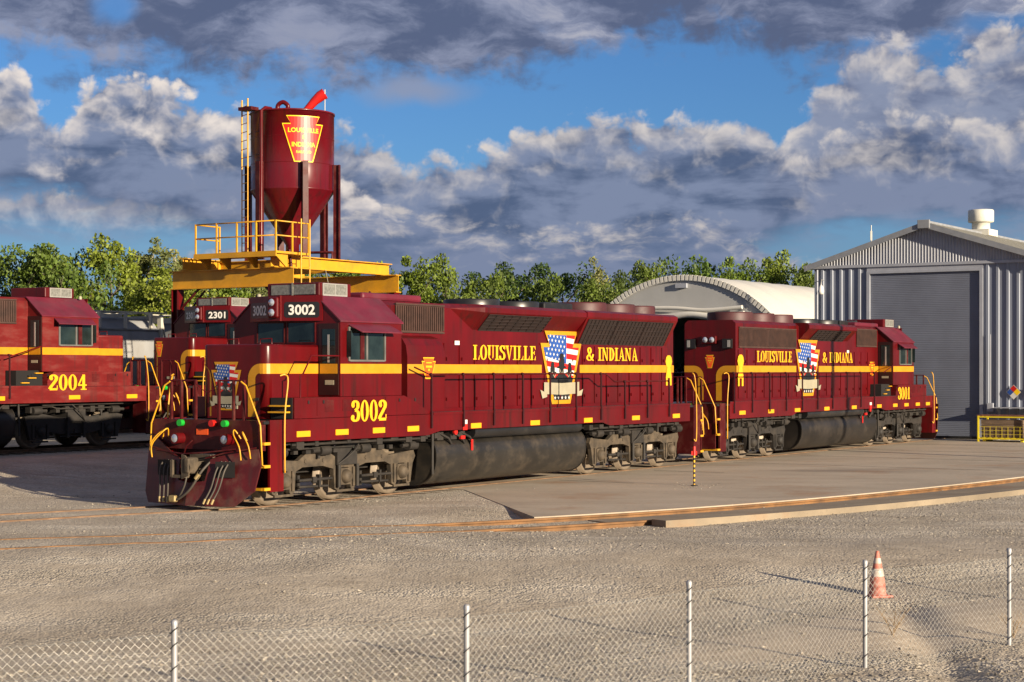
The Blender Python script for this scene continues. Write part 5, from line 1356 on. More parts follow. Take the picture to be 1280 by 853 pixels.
# silo
SC = Vector((.27, 0, 0)); RS = 1.48
m = MB(); m.lathe([(0,12.12),(.5,12.08),(RS,11.96),(RS+.03,11.96),(RS+.03,11.90),(RS,11.90),(RS,9.24),(RS+.012,9.22),(RS+.012,9.18),(RS,9.16),(.24,7.28),(.24,6.75),(.0,6.75)], SC, 64)
silo = m.build('silo', mat('silo_paint', (.10,.003,.007), rough=.3, var=.22, vscale=.8, dirt=(.06,.006,.01), dirt_amt=.7, coat=.25, spec=.35, streak=(.04,.006,.006), stretch=(1,1,.35)), TW)
for p in silo.data.polygons: p.use_smooth = abs(p.normal.z) < .99
for k in range(6):
    th = R(-35+60*k); off_, xx = math.cos(th), math.sin(th); r_ = 1.62
    dirv = Vector((xx, -off_, 0)); tv = Vector((-dirv.y, dirv.x, 0)); c_ = SC+dirv*r_
    Mx = Matrix(((dirv.x, tv.x, 0, c_.x), (dirv.y, tv.y, 0, c_.y), (0,0,1,0), (0,0,0,1)))
    m = MB(); m.box(-.11, -.085, -.10, .10, 6.70, 10.12, M=Mx); m.box(.085, .11, -.10, .10, 6.70, 10.12, M=Mx); m.box(-.085, .085, -.012, .012, 6.70, 10.12, M=Mx)
    m.box(-.13, .13, -.13, .13, 6.70, 6.73, M=Mx); m.build('silo_leg', REDF, TW)
def polar(th, r, z): return SC+Vector((math.sin(R(th))*r, -math.cos(R(th))*r, z))
for z in (11.02, 10.1):
    m = MB(); m.lathe([(RS,z-.012),(RS+.008,z-.008),(RS+.008,z+.008),(RS,z+.012)], SC, 64); m.build('weld_seam', RED, silo)
# ladder up the silo, fill pipe, cage
m = MB(); 
for d_ in (-9, 9): m.tube([polar(242+d_, 1.82, 9.9), polar(242+d_, 1.82, 12.35)], .03, 6)
for z in np.arange(10.0, 12.2, .3): m.tube([polar(233, 1.82, z), polar(251, 1.82, z)], .015, 5)
m.build('ladder', YELR, TW)
m = MB()
for d_ in (-9, 9): m.tube([polar(242+d_, 1.82, 6.8), polar(242+d_, 1.82, 9.9)], .022, 6)
for z in np.arange(7.0, 9.9, .3): m.tube([polar(233, 1.82, z), polar(251, 1.82, z)], .015, 5)
m.build('ladder', YELR, TW)
m = MB(); m.tube([polar(267, 1.60, 6.9), polar(267, 1.60, 11.9), polar(267, 1.4, 12.02), polar(267, 1.1, 12.02)], .065, 10); m.build('fill_pipe', RED, TW)
m = MB()
for z in (10.4, 11.2, 11.9): m.tube([polar(t_, 1.55, z) for t_ in (222, 262)], .02, 5)
m.box(-1.55, -1.15, .35, .95, 11.93, 12.05); m.build('ladder_bracket', REDF, TW)
m = MB(); m.tube(cubic([polar(200,.55,12.0), polar(200,.55,12.28), polar(200,.36,12.40), polar(200,.18,12.28), polar(200,.18,12.18)], 5), .08, 10); m.build('vent_pipe', RED, TW)
m = MB(); m.tube([(.15,-1.9,6.72),(.15,-1.9,6.95),(.15,-.2,7.0)], .05, 8); m.tube([(-2.3,-2.0,6.9),(-2.3,-2.2,5.5)], .05, 8); m.build('sand_pipe', REDF, TW)
m = MB(); m.tube([(-.6,-2.2,6.3),(-.9,-2.7,5.2),(-1.0,-3.0,4.8)], .012, 5); m.build('sand_hose', CREAM, TW)
# sign
def silof(x, y, d):
    a = R(-125)+x/RS; return SC+Vector(((RS+.012+d)*math.cos(a), (RS+.012+d)*math.sin(a), 10.90+y))
def subdiv(polys, mx=.12):
    out = []
    for p in polys:
        xs = [v[0] for v in p]; n = max(1, int(math.ceil((max(xs)-min(xs))/mx)))
        if n == 1: out.append(p); continue
        for k in range(n):
            a = min(xs)+(max(xs)-min(xs))*k/n; b = min(xs)+(max(xs)-min(xs))*(k+1)/n
            q = clip(p if sum(p[j][0]*p[(j+1) % len(p)][1]-p[(j+1) % len(p)][0]*p[j][1] for j in range(len(p))) > 0 else list(p)[::-1], [(a,-9),(b,-9),(b,9),(a,9)])
            if q: out.append(q)
    return out
LYEL = mat('sign_yellow', (.85,.55,.01), rough=.4, var=.05)
ws, hs = 1.52, 1.62
multi([(subdiv(keystone(ws,hs)), LYEL, 0), (subdiv(keystone(ws,hs,.035)), SRED, .006),
       (subdiv(sans('LOUISVILLE',.165,1.10,.03,0,.30)), LYEL, .012), (sans('&',.15,None,.03,0,.06), LYEL, .012), (subdiv(sans('INDIANA',.165,.84,.03,0,-.20)), LYEL, .012), (sans('RAILROAD',.10,.54,.02,0,-.46), LYEL, .012)], 'sign', silo, silof, .004, .0003)
# windsock on its own pole
p0 = SC+Vector((.74*1.0, -.88, 0))
m = MB(); m.tube([p0+Vector((0,0,11.95)), p0+Vector((0,0,12.86))], .016, 6); m.build('windsock_pole', ALU, TW)
m = MB(); ddir = Vector((-.35,.62,-.62)); a0 = p0+Vector((0,0,12.72))
m.tube(cubic([a0, a0+ddir*.3+Vector((0,0,.05)), a0+ddir*.65+Vector((0,0,.03)), a0+ddir*.95], 5), [.15]*5+[.14]*5+[.12,.115,.11,.105,.10,.095][:6], 12, cap=False) if False else m.tube([a0, a0+ddir*.25+Vector((0,0,.05)), a0+ddir*.5+Vector((0,0,.05)), a0+ddir*.75+Vector((0,0,.01)), a0+ddir*.98], [.20,.19,.16,.14,.11], 12)
m.build('windsock', SRED, TW)

# ------------------------------------------------------------------ engine shed
WALL = mat('shed_cladding', (.20,.225,.285), rough=.5, var=.08, vscale=1.0, dirt=(.16,.155,.16), dirt_amt=.4, stretch=(1,1,.2))
TRIM = mat('shed_trim', (.31,.325,.37), rough=.5, var=.08)
SROOF = mat('shed_roof', (.34,.33,.29), rough=.45, var=.1, dirt=(.3,.26,.2), dirt_amt=.3)
RDOOR = mat('roller_door', (.125,.138,.18), rough=.6, var=.12, vscale=.8)
SH = empty('engine_shed', W(0, 34.0, -.02), RZ); tag(SH, 'grey ribbed metal engine shed with a tall closed roller door', 'building')
HWd, EV, PK, DEP = 5.0, 7.3, 8.88, 26.0
def roofz(y): return EV+(PK-EV)*(1-abs(y)/HWd)
def cladding(m, y0, y1, zb, zt, pitch, wtop, depth, x0=0.0, axis='front', s=1):
    ys = []; y = y0
    while y < y1-1e-4:
        e = min(y+pitch, y1); b = pitch-wtop
        for (a, d_) in ((y, 0), (y+b-.03, 0), (y+b, depth), (y+pitch-.03, depth)):
            if a < e: ys.append((a, d_))
        y += pitch
    ys.append((y1, 0))
    for (a, da), (b, db) in zip(ys[:-1], ys[1:]):
        if b-a < 1e-4: continue
        za = zt(a) if callable(zt) else zt; zb_ = zt(b) if callable(zt) else zt
        if axis == 'front': v = [(x0-da, a, zb), (x0-db, b, zb), (x0-db, b, zb_), (x0-da, a, za)]
        else: v = [(a, x0+s*da, zb), (b, x0+s*db, zb), (b, x0+s*db, zb_), (a, x0+s*da, za)]
        m.add(v, [(0,1,2,3) if (axis != 'front') ^ (s > 0 and axis != 'front') else (3,2,1,0)])
dL, dR, dH = 2.47, -2.25, 6.92
m = MB(); cladding(m, -HWd, dR-.14, 0, dH+.28, .42, .13, .045); m.build('front_cladding', WALL, SH); m = MB(); cladding(m, dL+.14, HWd, 0, dH+.28, .42, .13, .045); m.build('front_cladding', WALL, SH)
m = MB(); cladding(m, -HWd+.02, HWd-.02, dH+.40, lambda y: roofz(y)-.04, .13, .065, .035, -.03); m.build('gable_cladding', TRIM, SH)
m = MB(); m.box(-.10, .02, -HWd-.04, HWd+.04, dH+.28, dH+.40); m.box(-.075, .02, dR-.14, dR, 0, dH+.10); m.box(-.075, .02, dL, dL+.14, 0, dH+.10); m.box(-.075, .02, dR, dL, dH, dH+.10); m.box(-.04,.0,dR-.14,dL+.14,dH+.1,dH+.28)
m.build('door_surround', TRIM, SH)
m = MB(); z = 0
while z < dH:
    z1 = min(z+.075, dH); m.add([(.030, dR, z), (.030, dL, z), (.022, dL, z+.035), (.022, dR, z+.035), (.030, dR, z1), (.030, dL, z1)], [(3,2,1,0), (5,4,2,3) if False else (4,5,2,3)[::-1]]); z += .075
rd_ = m.build('roller_door', RDOOR, SH)
bm = bmesh.new(); bm.from_mesh(rd_.data); bmesh.ops.remove_doubles(bm, verts=bm.verts, dist=1e-4)
for f in bm.faces:
    f.normal_update()
    if f.normal.x > 0: f.normal_flip()
bm.to_mesh(rd_.data); bm.free()
m = MB(); m.box(.005, .03, dR+.01, dL-.01, 0, .12); m.build('door_bottom_bar', BLACK, SH)
m = MB()
for s in (1, -1): cladding(m, 0, DEP, 0, EV, .42, .13, .05, s*HWd, 'side', s)
m.add([(DEP,-HWd,0),(DEP,HWd,0),(DEP,HWd,EV),(DEP,0,PK),(DEP,-HWd,EV)], [(0,1,2,3,4)]); m.build('side_cladding', WALL, SH)
m = MB()
for s in (1, -1):
    sl_ = (PK-EV)/HWd; yo = HWd+.30
    v = [(-.35, 0, PK+.10), (-.35, s*yo, PK+.10-sl_*yo), (DEP+.3, s*yo, PK+.10-sl_*yo), (DEP+.3, 0, PK+.10)]; v2 = [(a, b, c_-.10) for a, b, c_ in v]
    m.add(v+v2, [(0,1,2,3),(7,6,5,4),(0,4,5,1),(1,5,6,2),(2,6,7,3)] if s < 0 else [(3,2,1,0),(4,5,6,7),(1,5,4,0),(2,6,5,1),(3,7,6,2)])
    for x in np.arange(.1, DEP, .6):
        m.add([(x, 0, PK+.104), (x, s*yo, PK+.104-sl_*yo), (x+.05, s*yo, PK+.104-sl_*yo), (x+.05, 0, PK+.104), (x, 0, PK+.14), (x, s*yo, PK+.14-sl_*yo), (x+.05, s*yo, PK+.14-sl_*yo), (x+.05, 0, PK+.14)], [(0,1,5,4),(4,5,6,7),(3,7,6,2),(1,2,6,5)])
rf = m.build('roof', SROOF, SH)
bm = bmesh.new(); bm.from_mesh(rf.data); bmesh.ops.recalc_face_normals(bm, faces=bm.faces[:]); bm.to_mesh(rf.data); bm.free()
m = MB()
for s in (1, -1):
    sl_ = (PK-EV)/HWd; yo = HWd+.32
    v = [(-.37, 0, PK+.12), (-.37, s*yo, PK+.12-sl_*yo), (-.37, s*yo, PK-.12-sl_*yo), (-.37, 0, PK-.12)]; v2 = [(-.33, b, c_) for a, b, c_ in v]
    m.add(v+v2, [(0,1,2,3),(7,6,5,4),(0,4,5,1),(3,2,6,7),(1,5,6,2)])
m.box(-.39, DEP+.3, -.22, .22, PK+.06, PK+.15); m.bev(-.43, -.30, -.26, .26, PK-.16, PK+.20, .02)
m.box(-.38, -.1, HWd+.2, HWd+.36, EV-.10, EV+.02); m.box(-.38, -.1, -HWd-.36, -HWd-.2, EV-.10, EV+.02)
m.build('roof_trim', mat('trim_bluegrey', (.22,.23,.25), rough=.5), SH)
VENT = mat('vent_white', (.62,.60,.52), rough=.5, var=.08)
m = MB(); m.box(6.6, 7.9, -.55, .55, PK+.0, PK+.28); m.lathe([(.40,PK+.28),(.40,PK+.62),(.54,PK+.62),(.57,PK+.66),(.57,PK+1.12),(.54,PK+1.18),(0,PK+1.18)], (7.2,0,0), 28); m.build('roof_ventilator', VENT, SH)
m = MB(); m.tube([(-.13,HWd-.18,EV-.15),(-.13,HWd-.18,.1)], .045, 8); m.build('downpipe', TRIM, SH)
m = MB(); m.tube([(-.12,-2.72,4.3),(-.12,-2.72,1.2)], .018, 6); m.bev(-.20,-.08,-2.85,-2.6,1.15,1.5,.01); m.build('conduit', TRIM, SH)
# fittings hung on the shed
def on_shed(name, label, cat): 
    r_ = empty(name, (0,0,0)); tag(r_, label, cat); r_.matrix_world = SH.matrix_world; r_.location = W(0, 34.0, -.02); r_.rotation_euler = (0,0,RZ); return r_
def px_y(px): return None
wl = on_shed('wall_lamp', 'small wall lamp high on the left corner of the shed', 'lamp')
m = MB(); m.tube([(-.07,4.55,6.7),(-.32,4.55,6.72),(-.36,4.55,6.5)], .02, 6); m.build('lamp_arm', ALU, wl)
m = MB(); m.lathe([(.03,6.5),(.10,6.4),(.14,6.22),(.12,6.1),(0,6.08)], (-.36,4.55,0), 14); m.build('lamp_shade', WHITE, wl)
hs_ = on_shed('hazard_sign', 'small four-colour hazard diamond on the shed wall right of the door', 'sign')
def shf(yc, zc_): return lambda x, y, d: Vector((-.075-d, yc-x, zc_+y))
hy = -3.66; r2 = .30
m = MB(); 
multi([([[Vector((0,-r2)),Vector((r2,0)),Vector((0,r2)),Vector((-r2,0))]], WHITE, .0),
  ([[Vector((0,0)),Vector((.14,.14)),Vector((0,.28)),Vector((-.14,.14))]], SRED, .004), ([[Vector((-.14,-.14)),Vector((0,0)),Vector((-.14,.14)),Vector((-.28,0))]], SBLUE, .004),
  ([[Vector((.14,-.14)),Vector((.28,0)),Vector((.14,.14)),Vector((0,0))]], LYEL, .004)], 'sign_face', hs_, shf(hy, 1.95), .012, .0005)
m = MB(); c_ = Vector((-.08, hy, 1.95)); m.add([(-.085,hy,1.95-r2),(-.085,hy-r2,1.95),(-.085,hy,1.95+r2),(-.085,hy+r2,1.95),(-.07,hy,1.95-r2),(-.07,hy-r2,1.95),(-.07,hy,1.95+r2),(-.07,hy+r2,1.95)], [(3,2,1,0),(4,5,6,7),(0,1,5,4),(1,2,6,5),(2,3,7,6),(3,0,4,7)]); m.build('sign_plate', ALU, hs_)
fs_ = on_shed('fire_sign', 'plain red square sign on the shed wall at the right edge of the picture', 'sign')
m = MB(); m.bev(-.11, -.078, -4.42, -4.12, 1.72, 2.12, .008); m.build('sign_plate', SRED, fs_)
wb = on_shed('wall_shelf', 'narrow metal shelf on the shed wall above the yellow cage', 'shelf')
m = MB(); m.box(-.55, -.08, -4.95, -3.0, 1.30, 1.34); m.build('shelf_board', TRIM, wb)
for y in (-4.8, -3.1): m = MB(); m.prism([(-.08,1.3),(-.5,1.3),(-.08,.95)], 'y', y-.015, y+.015); m.build('bracket', TRIM, wb)
# yellow cage with timbers, standing on the apron by the shed
CG = empty('stillage_cage', W(2.85, 31.9, -.018), RZ); tag(CG, 'yellow steel cage pallet standing before the shed at the right edge', 'cage')
m = MB(); w_, d_, h_ = 1.9, 1.2, 1.02     # runs sideways (local y)
for x in (0, d_):
    for y in (0, -w_): m.box(x-.03, x+.03, y-.03, y+.03, 0, h_)
for z in (.12, .98):
    for x in (0, d_): m.box(x-.024, x+.024, -w_+.03, -.03, z-.025, z+.025)
    for y in (0, -w_): m.box(.03, d_-.03, y-.024, y+.024, z-.025, z+.025)
CGY = mat('cage_yellow', (.62,.50,.02), rough=.5, var=.1)
m.build('frame', CGY, CG)
m = MB()
for k in range(1, 8): m.tube([(0, -w_*k/8, .14), (0, -w_*k/8, .60)], .008, 4); m.tube([(d_, -w_*k/8, .14), (d_, -w_*k/8, .60)], .008, 4)
for z in (.3,.45,.6): m.tube([(0, -.03, z), (0, -w_+.03, z)], .008, 4); m.tube([(d_, -.03, z), (d_, -w_+.03, z)], .008, 4)
m.build('mesh_side', CGY, CG)
m = MB(); m.box(.03, d_-.03, -w_+.03, -.03, .145, .165)
for y in (-.2, -w_+.2): m.box(.1, d_-.1, y-.05, y+.05, .0, .095)
m.build('floor', CGY, CG)
TIMB = mat('old_timber', (.13,.09,.06), rough=.9, var=.45, vscale=4, dirt=(.28,.2,.13), dirt_amt=.5, stretch=(4,.4,4))
first = None; k = 0
for lay in range(4):
    for c_ in range(4):
        if first is None:
            m = MB(); m.bev(-.115, .115, -.84, .84, 0, .17, .012, 1); first = m.build('timber_baulk', TIMB); o = first
        else: o = first.copy(); COL.objects.link(o)
        tag(o, 'weathered brown timber baulk stacked inside the yellow cage', 'timber', 'timber baulks inside the yellow cage')
        b_ = W(2.85, 31.9, 0)+Vector((DX,DZ,0))*(.19+.27*c_)+Vector((NX,NZ,0))*(w_/2+random.uniform(-.02,.02)); o.location = (b_.x, b_.y, .15+.176*lay); o.rotation_euler = (0,0,RZ+random.uniform(-.01,.01))
for lay in range(2):
    m = MB(); m.bev(-.12, .12, -1.1+.1*lay, 1.05, 0, .05, .006, 1); o = m.build('rusty_plate', mat('rust_dark', (.16,.06,.035), rough=.85, var=.4, vscale=5)); tag(o, ['rusty steel strip lying across the top of the yellow cage, the front one','rusty steel strip lying across the top of the yellow cage, the one behind'][lay], 'scrap steel')
    b_ = W(2.85, 31.9, 0)+Vector((DX,DZ,0))*(.25+.5*lay)+Vector((NX,NZ,0))*(w_/2); o.location = (b_.x, b_.y, .988+.0*lay); o.rotation_euler = (0,0,RZ)

# ------------------------------------------------------------------ fabric storage building
QF = mat('fabric_white', (.58,.56,.51), rough=.55, var=.05, vscale=.5)
QE = mat('fabric_grey', (.38,.38,.375), rough=.6, var=.08, vscale=.6)
QH = empty('fabric_building', W(-20.9, 52.5, UP-.15), RZ); tag(QH, 'white fabric arch building with a pale ribbed edge behind the shed', 'building')
RQ = 7.85; LQ = 30
m = MB(); nb = 10; na = 36
rows = []
for i in range(nb*4+1):
    x = LQ*i/(nb*4); ph = (i % 4)/4; sag = .10*math.sin(math.pi*ph)
    rows.append([(x, (RQ-sag)*math.cos(math.pi*k/na), (RQ-sag)*math.sin(math.pi*k/na)) for k in range(na+1)])
vs = [p for r_ in rows for p in r_]; n = na+1
m.add(vs, [(i*n+k, i*n+k+1, (i+1)*n+k+1, (i+1)*n+k) for i in range(nb*4) for k in range(na)], smooth=True); m.build('fabric_cover', QF, QH)
m = MB()
for k in range(90):      # laced edge: short bright lashings around the front arch
    a0 = math.pi*k/90; a1 = math.pi*(k+.66)/90
    m.add([(-.02, (RQ+.02)*math.cos(a0), (RQ+.02)*math.sin(a0)), (-.02, (RQ+.02)*math.cos(a1), (RQ+.02)*math.sin(a1)), (-.02, (RQ-.30)*math.cos(a1), (RQ-.30)*math.sin(a1)), (-.02, (RQ-.30)*math.cos(a0), (RQ-.30)*math.sin(a0)),
           (.10, (RQ+.02)*math.cos(a0), (RQ+.02)*math.sin(a0)), (.10, (RQ+.02)*math.cos(a1), (RQ+.02)*math.sin(a1)), (.10, (RQ-.30)*math.cos(a1), (RQ-.30)*math.sin(a1)), (.10, (RQ-.30)*math.cos(a0), (RQ-.30)*math.sin(a0))], [(0,1,2,3),(0,4,5,1),(1,5,6,2),(3,2,6,7),(0,3,7,4)])
m.build('edge_lacing', QF, QH)
m = MB(); vs = []
for k in range(61):
    a0 = math.pi*k/60; vs += [(.04, (RQ-.0)*math.cos(a0), (RQ-.0)*math.sin(a0)), (.04, (RQ-.34)*math.cos(a0), (RQ-.34)*math.sin(a0))]
m.add(vs, [(2*k, 2*k+2, 2*k+3, 2*k+1) for k in range(60)]); m.build('edge_band', QE, QH)
m = MB(); N_ = 40; ow, oh = 3.6, 5.5
arc = [((RQ-.2)*math.cos(math.pi*k/N_), (RQ-.2)*math.sin(math.pi*k/N_)) for k in range(N_+1)]
for (a, b) in zip(arc[:-1], arc[1:]):
    for (lo_a, lo_b) in (((oh if abs(a[0]) < ow else 0), (oh if abs(b[0]) < ow else 0)),):
        if max(lo_a, lo_b) >= min(a[1], b[1]) and lo_a: continue
        lo = oh if (abs(a[0]) < ow and abs(b[0]) < ow) else 0
        if abs(a[0]) < ow or abs(b[0]) < ow: lo = oh
        m.add([(.12,a[0],lo),(.12,b[0],lo),(.12,b[0],b[1]),(.12,a[0],a[1])], [(0,1,2,3)])
ew = m.build('end_wall', QE, QH)
m = MB(); m.box(.06,.18,-4.1,-3.5,0,oh+.1); m.box(.06,.18,3.5,4.1,0,oh+.1); m.build('door_post', QE, QH)
m = MB(); m.tube(cubic([(-.15,-4.0,5.55),(-.2,-2.4,5.42),(-.2,-.6,5.60),(-.18,1.2,5.45),(-.15,4.0,5.6)], 5), .2, 10); m.tube(cubic([(-.2,-3.9,5.95),(-.24,-1.6,5.82),(-.22,.6,5.98),(-.2,4.0,6.0)], 5), .12, 8); m.build('rolled_door', QF, QH)
m = MB(); m.box(-.06, .11, -.35, .35, 7.12, 7.38); m.build('gable_vent', TRIM, QH)
m = MB(); m.add([(LQ-.1, (RQ-.1)*math.cos(math.pi*k/N_), (RQ-.1)*math.sin(math.pi*k/N_)) for k in range(N_+1)], [tuple(range(N_+1))]); m.build('rear_wall', mat('fabric_tan', (.30,.22,.12), rough=.7), QH)

# ------------------------------------------------------------------ antenna behind the shed
p = (1089-640)/2196*92
AN = empty('antenna_mast', (p, 92, 0)); tag(AN, 'thin antenna mast rising behind the shed roof', 'antenna')
m = MB(); m.tube([(0,0,.3),(0,0,10.4)], [.05,.025], 6); m.build('mast', ALU, AN)
m = MB(); m.box(-.05,.05,-.04,.04,9.6,10.1); m.build('antenna_head', ALU, AN)
# a timber pole out of frame on the right, whose shadow crosses the apron and the second locomotive
UPole = empty('utility_pole', (26.3, 47.0, -.1)); tag(UPole, 'plain timber utility pole beyond the right edge of the picture', 'pole')
m = MB(); m.tube([(0,0,0),(0,0,9.6)], [.17,.13], 12); m.build('pole', TIMB, UPole)
# ------------------------------------------------------------------ trees
def leaf_mat(name, c, t=.35):
    m = bpy.data.materials.new(name); m.use_nodes = True; nt = m.node_tree; N = nt.nodes; L = nt.links; b = N['Principled BSDF']; out = N['Material Output']
    g = N.new('ShaderNodeNewGeometry'); mr = N.new('ShaderNodeMapRange'); L.new(g.outputs['Random Per Island'], mr.inputs[0]); mr.inputs[3].default_value = .55; mr.inputs[4].default_value = 1.5
    oi = N.new('ShaderNodeObjectInfo'); hs = N.new('ShaderNodeHueSaturation'); m3 = N.new('ShaderNodeMapRange'); L.new(oi.outputs['Random'], m3.inputs[0]); m3.inputs[3].default_value = .485; m3.inputs[4].default_value = .525; L.new(m3.outputs[0], hs.inputs['Hue'])
    m4 = N.new('ShaderNodeMapRange'); L.new(oi.outputs['Random'], m4.inputs[0]); m4.inputs[3].default_value = 1.15; m4.inputs[4].default_value = .75; L.new(m4.outputs[0], hs.inputs['Value'])
    vm = N.new('ShaderNodeVectorMath'); vm.operation = 'SCALE'; vm.inputs[0].default_value = c; L.new(mr.outputs[0], vm.inputs['Scale']); L.new(vm.outputs[0], hs.inputs['Color'])
    L.new(hs.outputs[0], b.inputs['Base Color']); b.inputs['Roughness'].default_value = .6
    tr = N.new('ShaderNodeBsdfTranslucent'); L.new(hs.outputs[0], tr.inputs[0]); mx = N.new('ShaderNodeMixShader'); mx.inputs[0].default_value = t
    L.new(b.outputs[0], mx.inputs[1]); L.new(tr.outputs[0], mx.inputs[2]); L.new(mx.outputs[0], out.inputs[0]); return m
LF = [leaf_mat('leaves_spring', (.165,.215,.023)), leaf_mat('leaves_mid', (.11,.16,.021)), leaf_mat('leaves_dark', (.06,.10,.017)), leaf_mat('leaves_pale', (.21,.22,.06))]
BARK = mat('bark', (.12,.095,.07), rough=.9, var=.3); BIRCH = mat('bark_pale', (.42,.37,.28), rough=.8, var=.25, vscale=6)
def leaves_np(cs, rs, per, size, rg, squash=.8):
    """leaf quads scattered through clumps"""
    V = []; 
    for c, r, n in zip(cs, rs, per):
        d = rg.normal(size=(n,3)); d /= np.linalg.norm(d, axis=1)[:,None]; rad = r*rg.random(n)**.42
        p = np.array(c)+d*rad[:,None]*np.array([1,1,squash])
        a = rg.normal(size=(n,3)); a /= np.linalg.norm(a, axis=1)[:,None]
        b = np.cross(a, rg.normal(size=(n,3))); b /= np.linalg.norm(b, axis=1)[:,None]
        s = size*rg.uniform(.55, 1.3, n)[:,None]
        V.append(np.stack([p-a*s*.5-b*s*.35, p+a*s*.5-b*s*.2, p+a*s*.55+b*s*.35, p-a*s*.4+b*s*.35], 1))
    V = np.concatenate(V); k = len(V); return V.reshape(-1,3), np.arange(k*4).reshape(k,4)
def tree_proto(seed, h, r, leafm, barkm, size=.26, nl=3600, kind='round'):
    rg = np.random.default_rng(seed); rn = random.Random(seed)
    root = empty('broadleaf_tree', (0,0,-100))
    m = MB(); lean = rn.uniform(-.4,.4); top = Vector((lean, rn.uniform(-.3,.3), h*.8))
    tr = cubic([(0,0,0), (lean*.2+rn.uniform(-.15,.15), .1, h*.3), (lean*.6, -.1, h*.58), top], 4)
    m.tube(tr, [h*(.022 if kind != 'bare' else .016)*(1-.8*i/(len(tr)-1)) for i in range(len(tr))], 8)
    cs = []; rs = []; per = []
    nlimb = 14 if kind == 'round' else 16
    for i in range(nlimb):
        t = .28+.66*i/nlimb; b = Vector(tr[int(t*(len(tr)-1))]); a = rn.uniform(0, 6.28)+i*2.4
        if kind == 'round': rr = r*(math.sin(math.pi*min(1,(t-.12)/.95))**.6)*rn.uniform(.7,1.1)
        elif kind == 'poplar': rr = r*.55*rn.uniform(.6,1.1)*(1.15-t)
        else: rr = r*rn.uniform(.5,1.1)*(1.2-t)
        e = b+Vector((math.cos(a)*rr, math.sin(a)*rr, h*(.10+.12*rn.random())))
        mid = (b+e)/2+Vector((0,0,-h*.02)); m.tube([b, mid, e], [h*.008, h*.006, h*.003], 5)
        for q in range(3):
            f = .45+.55*q/2; p = b+(e-b)*f+Vector((rn.uniform(-.5,.5), rn.uniform(-.5,.5), rn.uniform(-.2,.6)))*r*.22
            cs.append(tuple(p)); cr = r*rn.uniform(.20,.36)*(1 if kind != 'bare' else .9); rs.append(cr)
            per.append(int(nl/(nlimb*3)*rn.uniform(.6,1.4)))
            m.tube([b+(e-b)*f*.8, p], [h*.003, h*.0012], 4)
    for q in range(4): cs.append(tuple(top+Vector((rn.uniform(-.3,.3)*r, rn.uniform(-.3,.3)*r, h*rn.uniform(.02,.17))))); rs.append(r*rn.uniform(.15,.27)); per.append(int(nl/45))
    m.build('trunk', barkm, root)
    V, F = leaves_np(cs, rs, per, size, rg)
    np_mesh('crown', V, F, leafm, False, root); return root, h
protos = {}
PD = [('oak', 11, 9.0, 3.2, LF[1], BARK, .17, 6500, 'round'), ('spring', 12, 9.0, 2.8, LF[0], BARK, .165, 6200, 'round'), ('dark', 13, 9.0, 3.4, LF[2], BARK, .17, 6500, 'round'),
      ('poplar', 14, 10.0, 2.6, LF[0], BARK, .15, 7500, 'poplar'), ('bare', 15, 10.0, 2.2, LF[3], BIRCH, .14, 4800, 'bare'), ('spring2', 16, 9.0, 2.9, LF[0], BARK, .165, 5800, 'round'), ('bare2', 17, 10.0, 1.8, LF[3], BIRCH, .13, 3800, 'bare'), ('bush', 18, 6.0, 3.0, LF[1], BARK, .165, 5800, 'round')]
for (k, *a) in PD: protos[k] = tree_proto(*a)
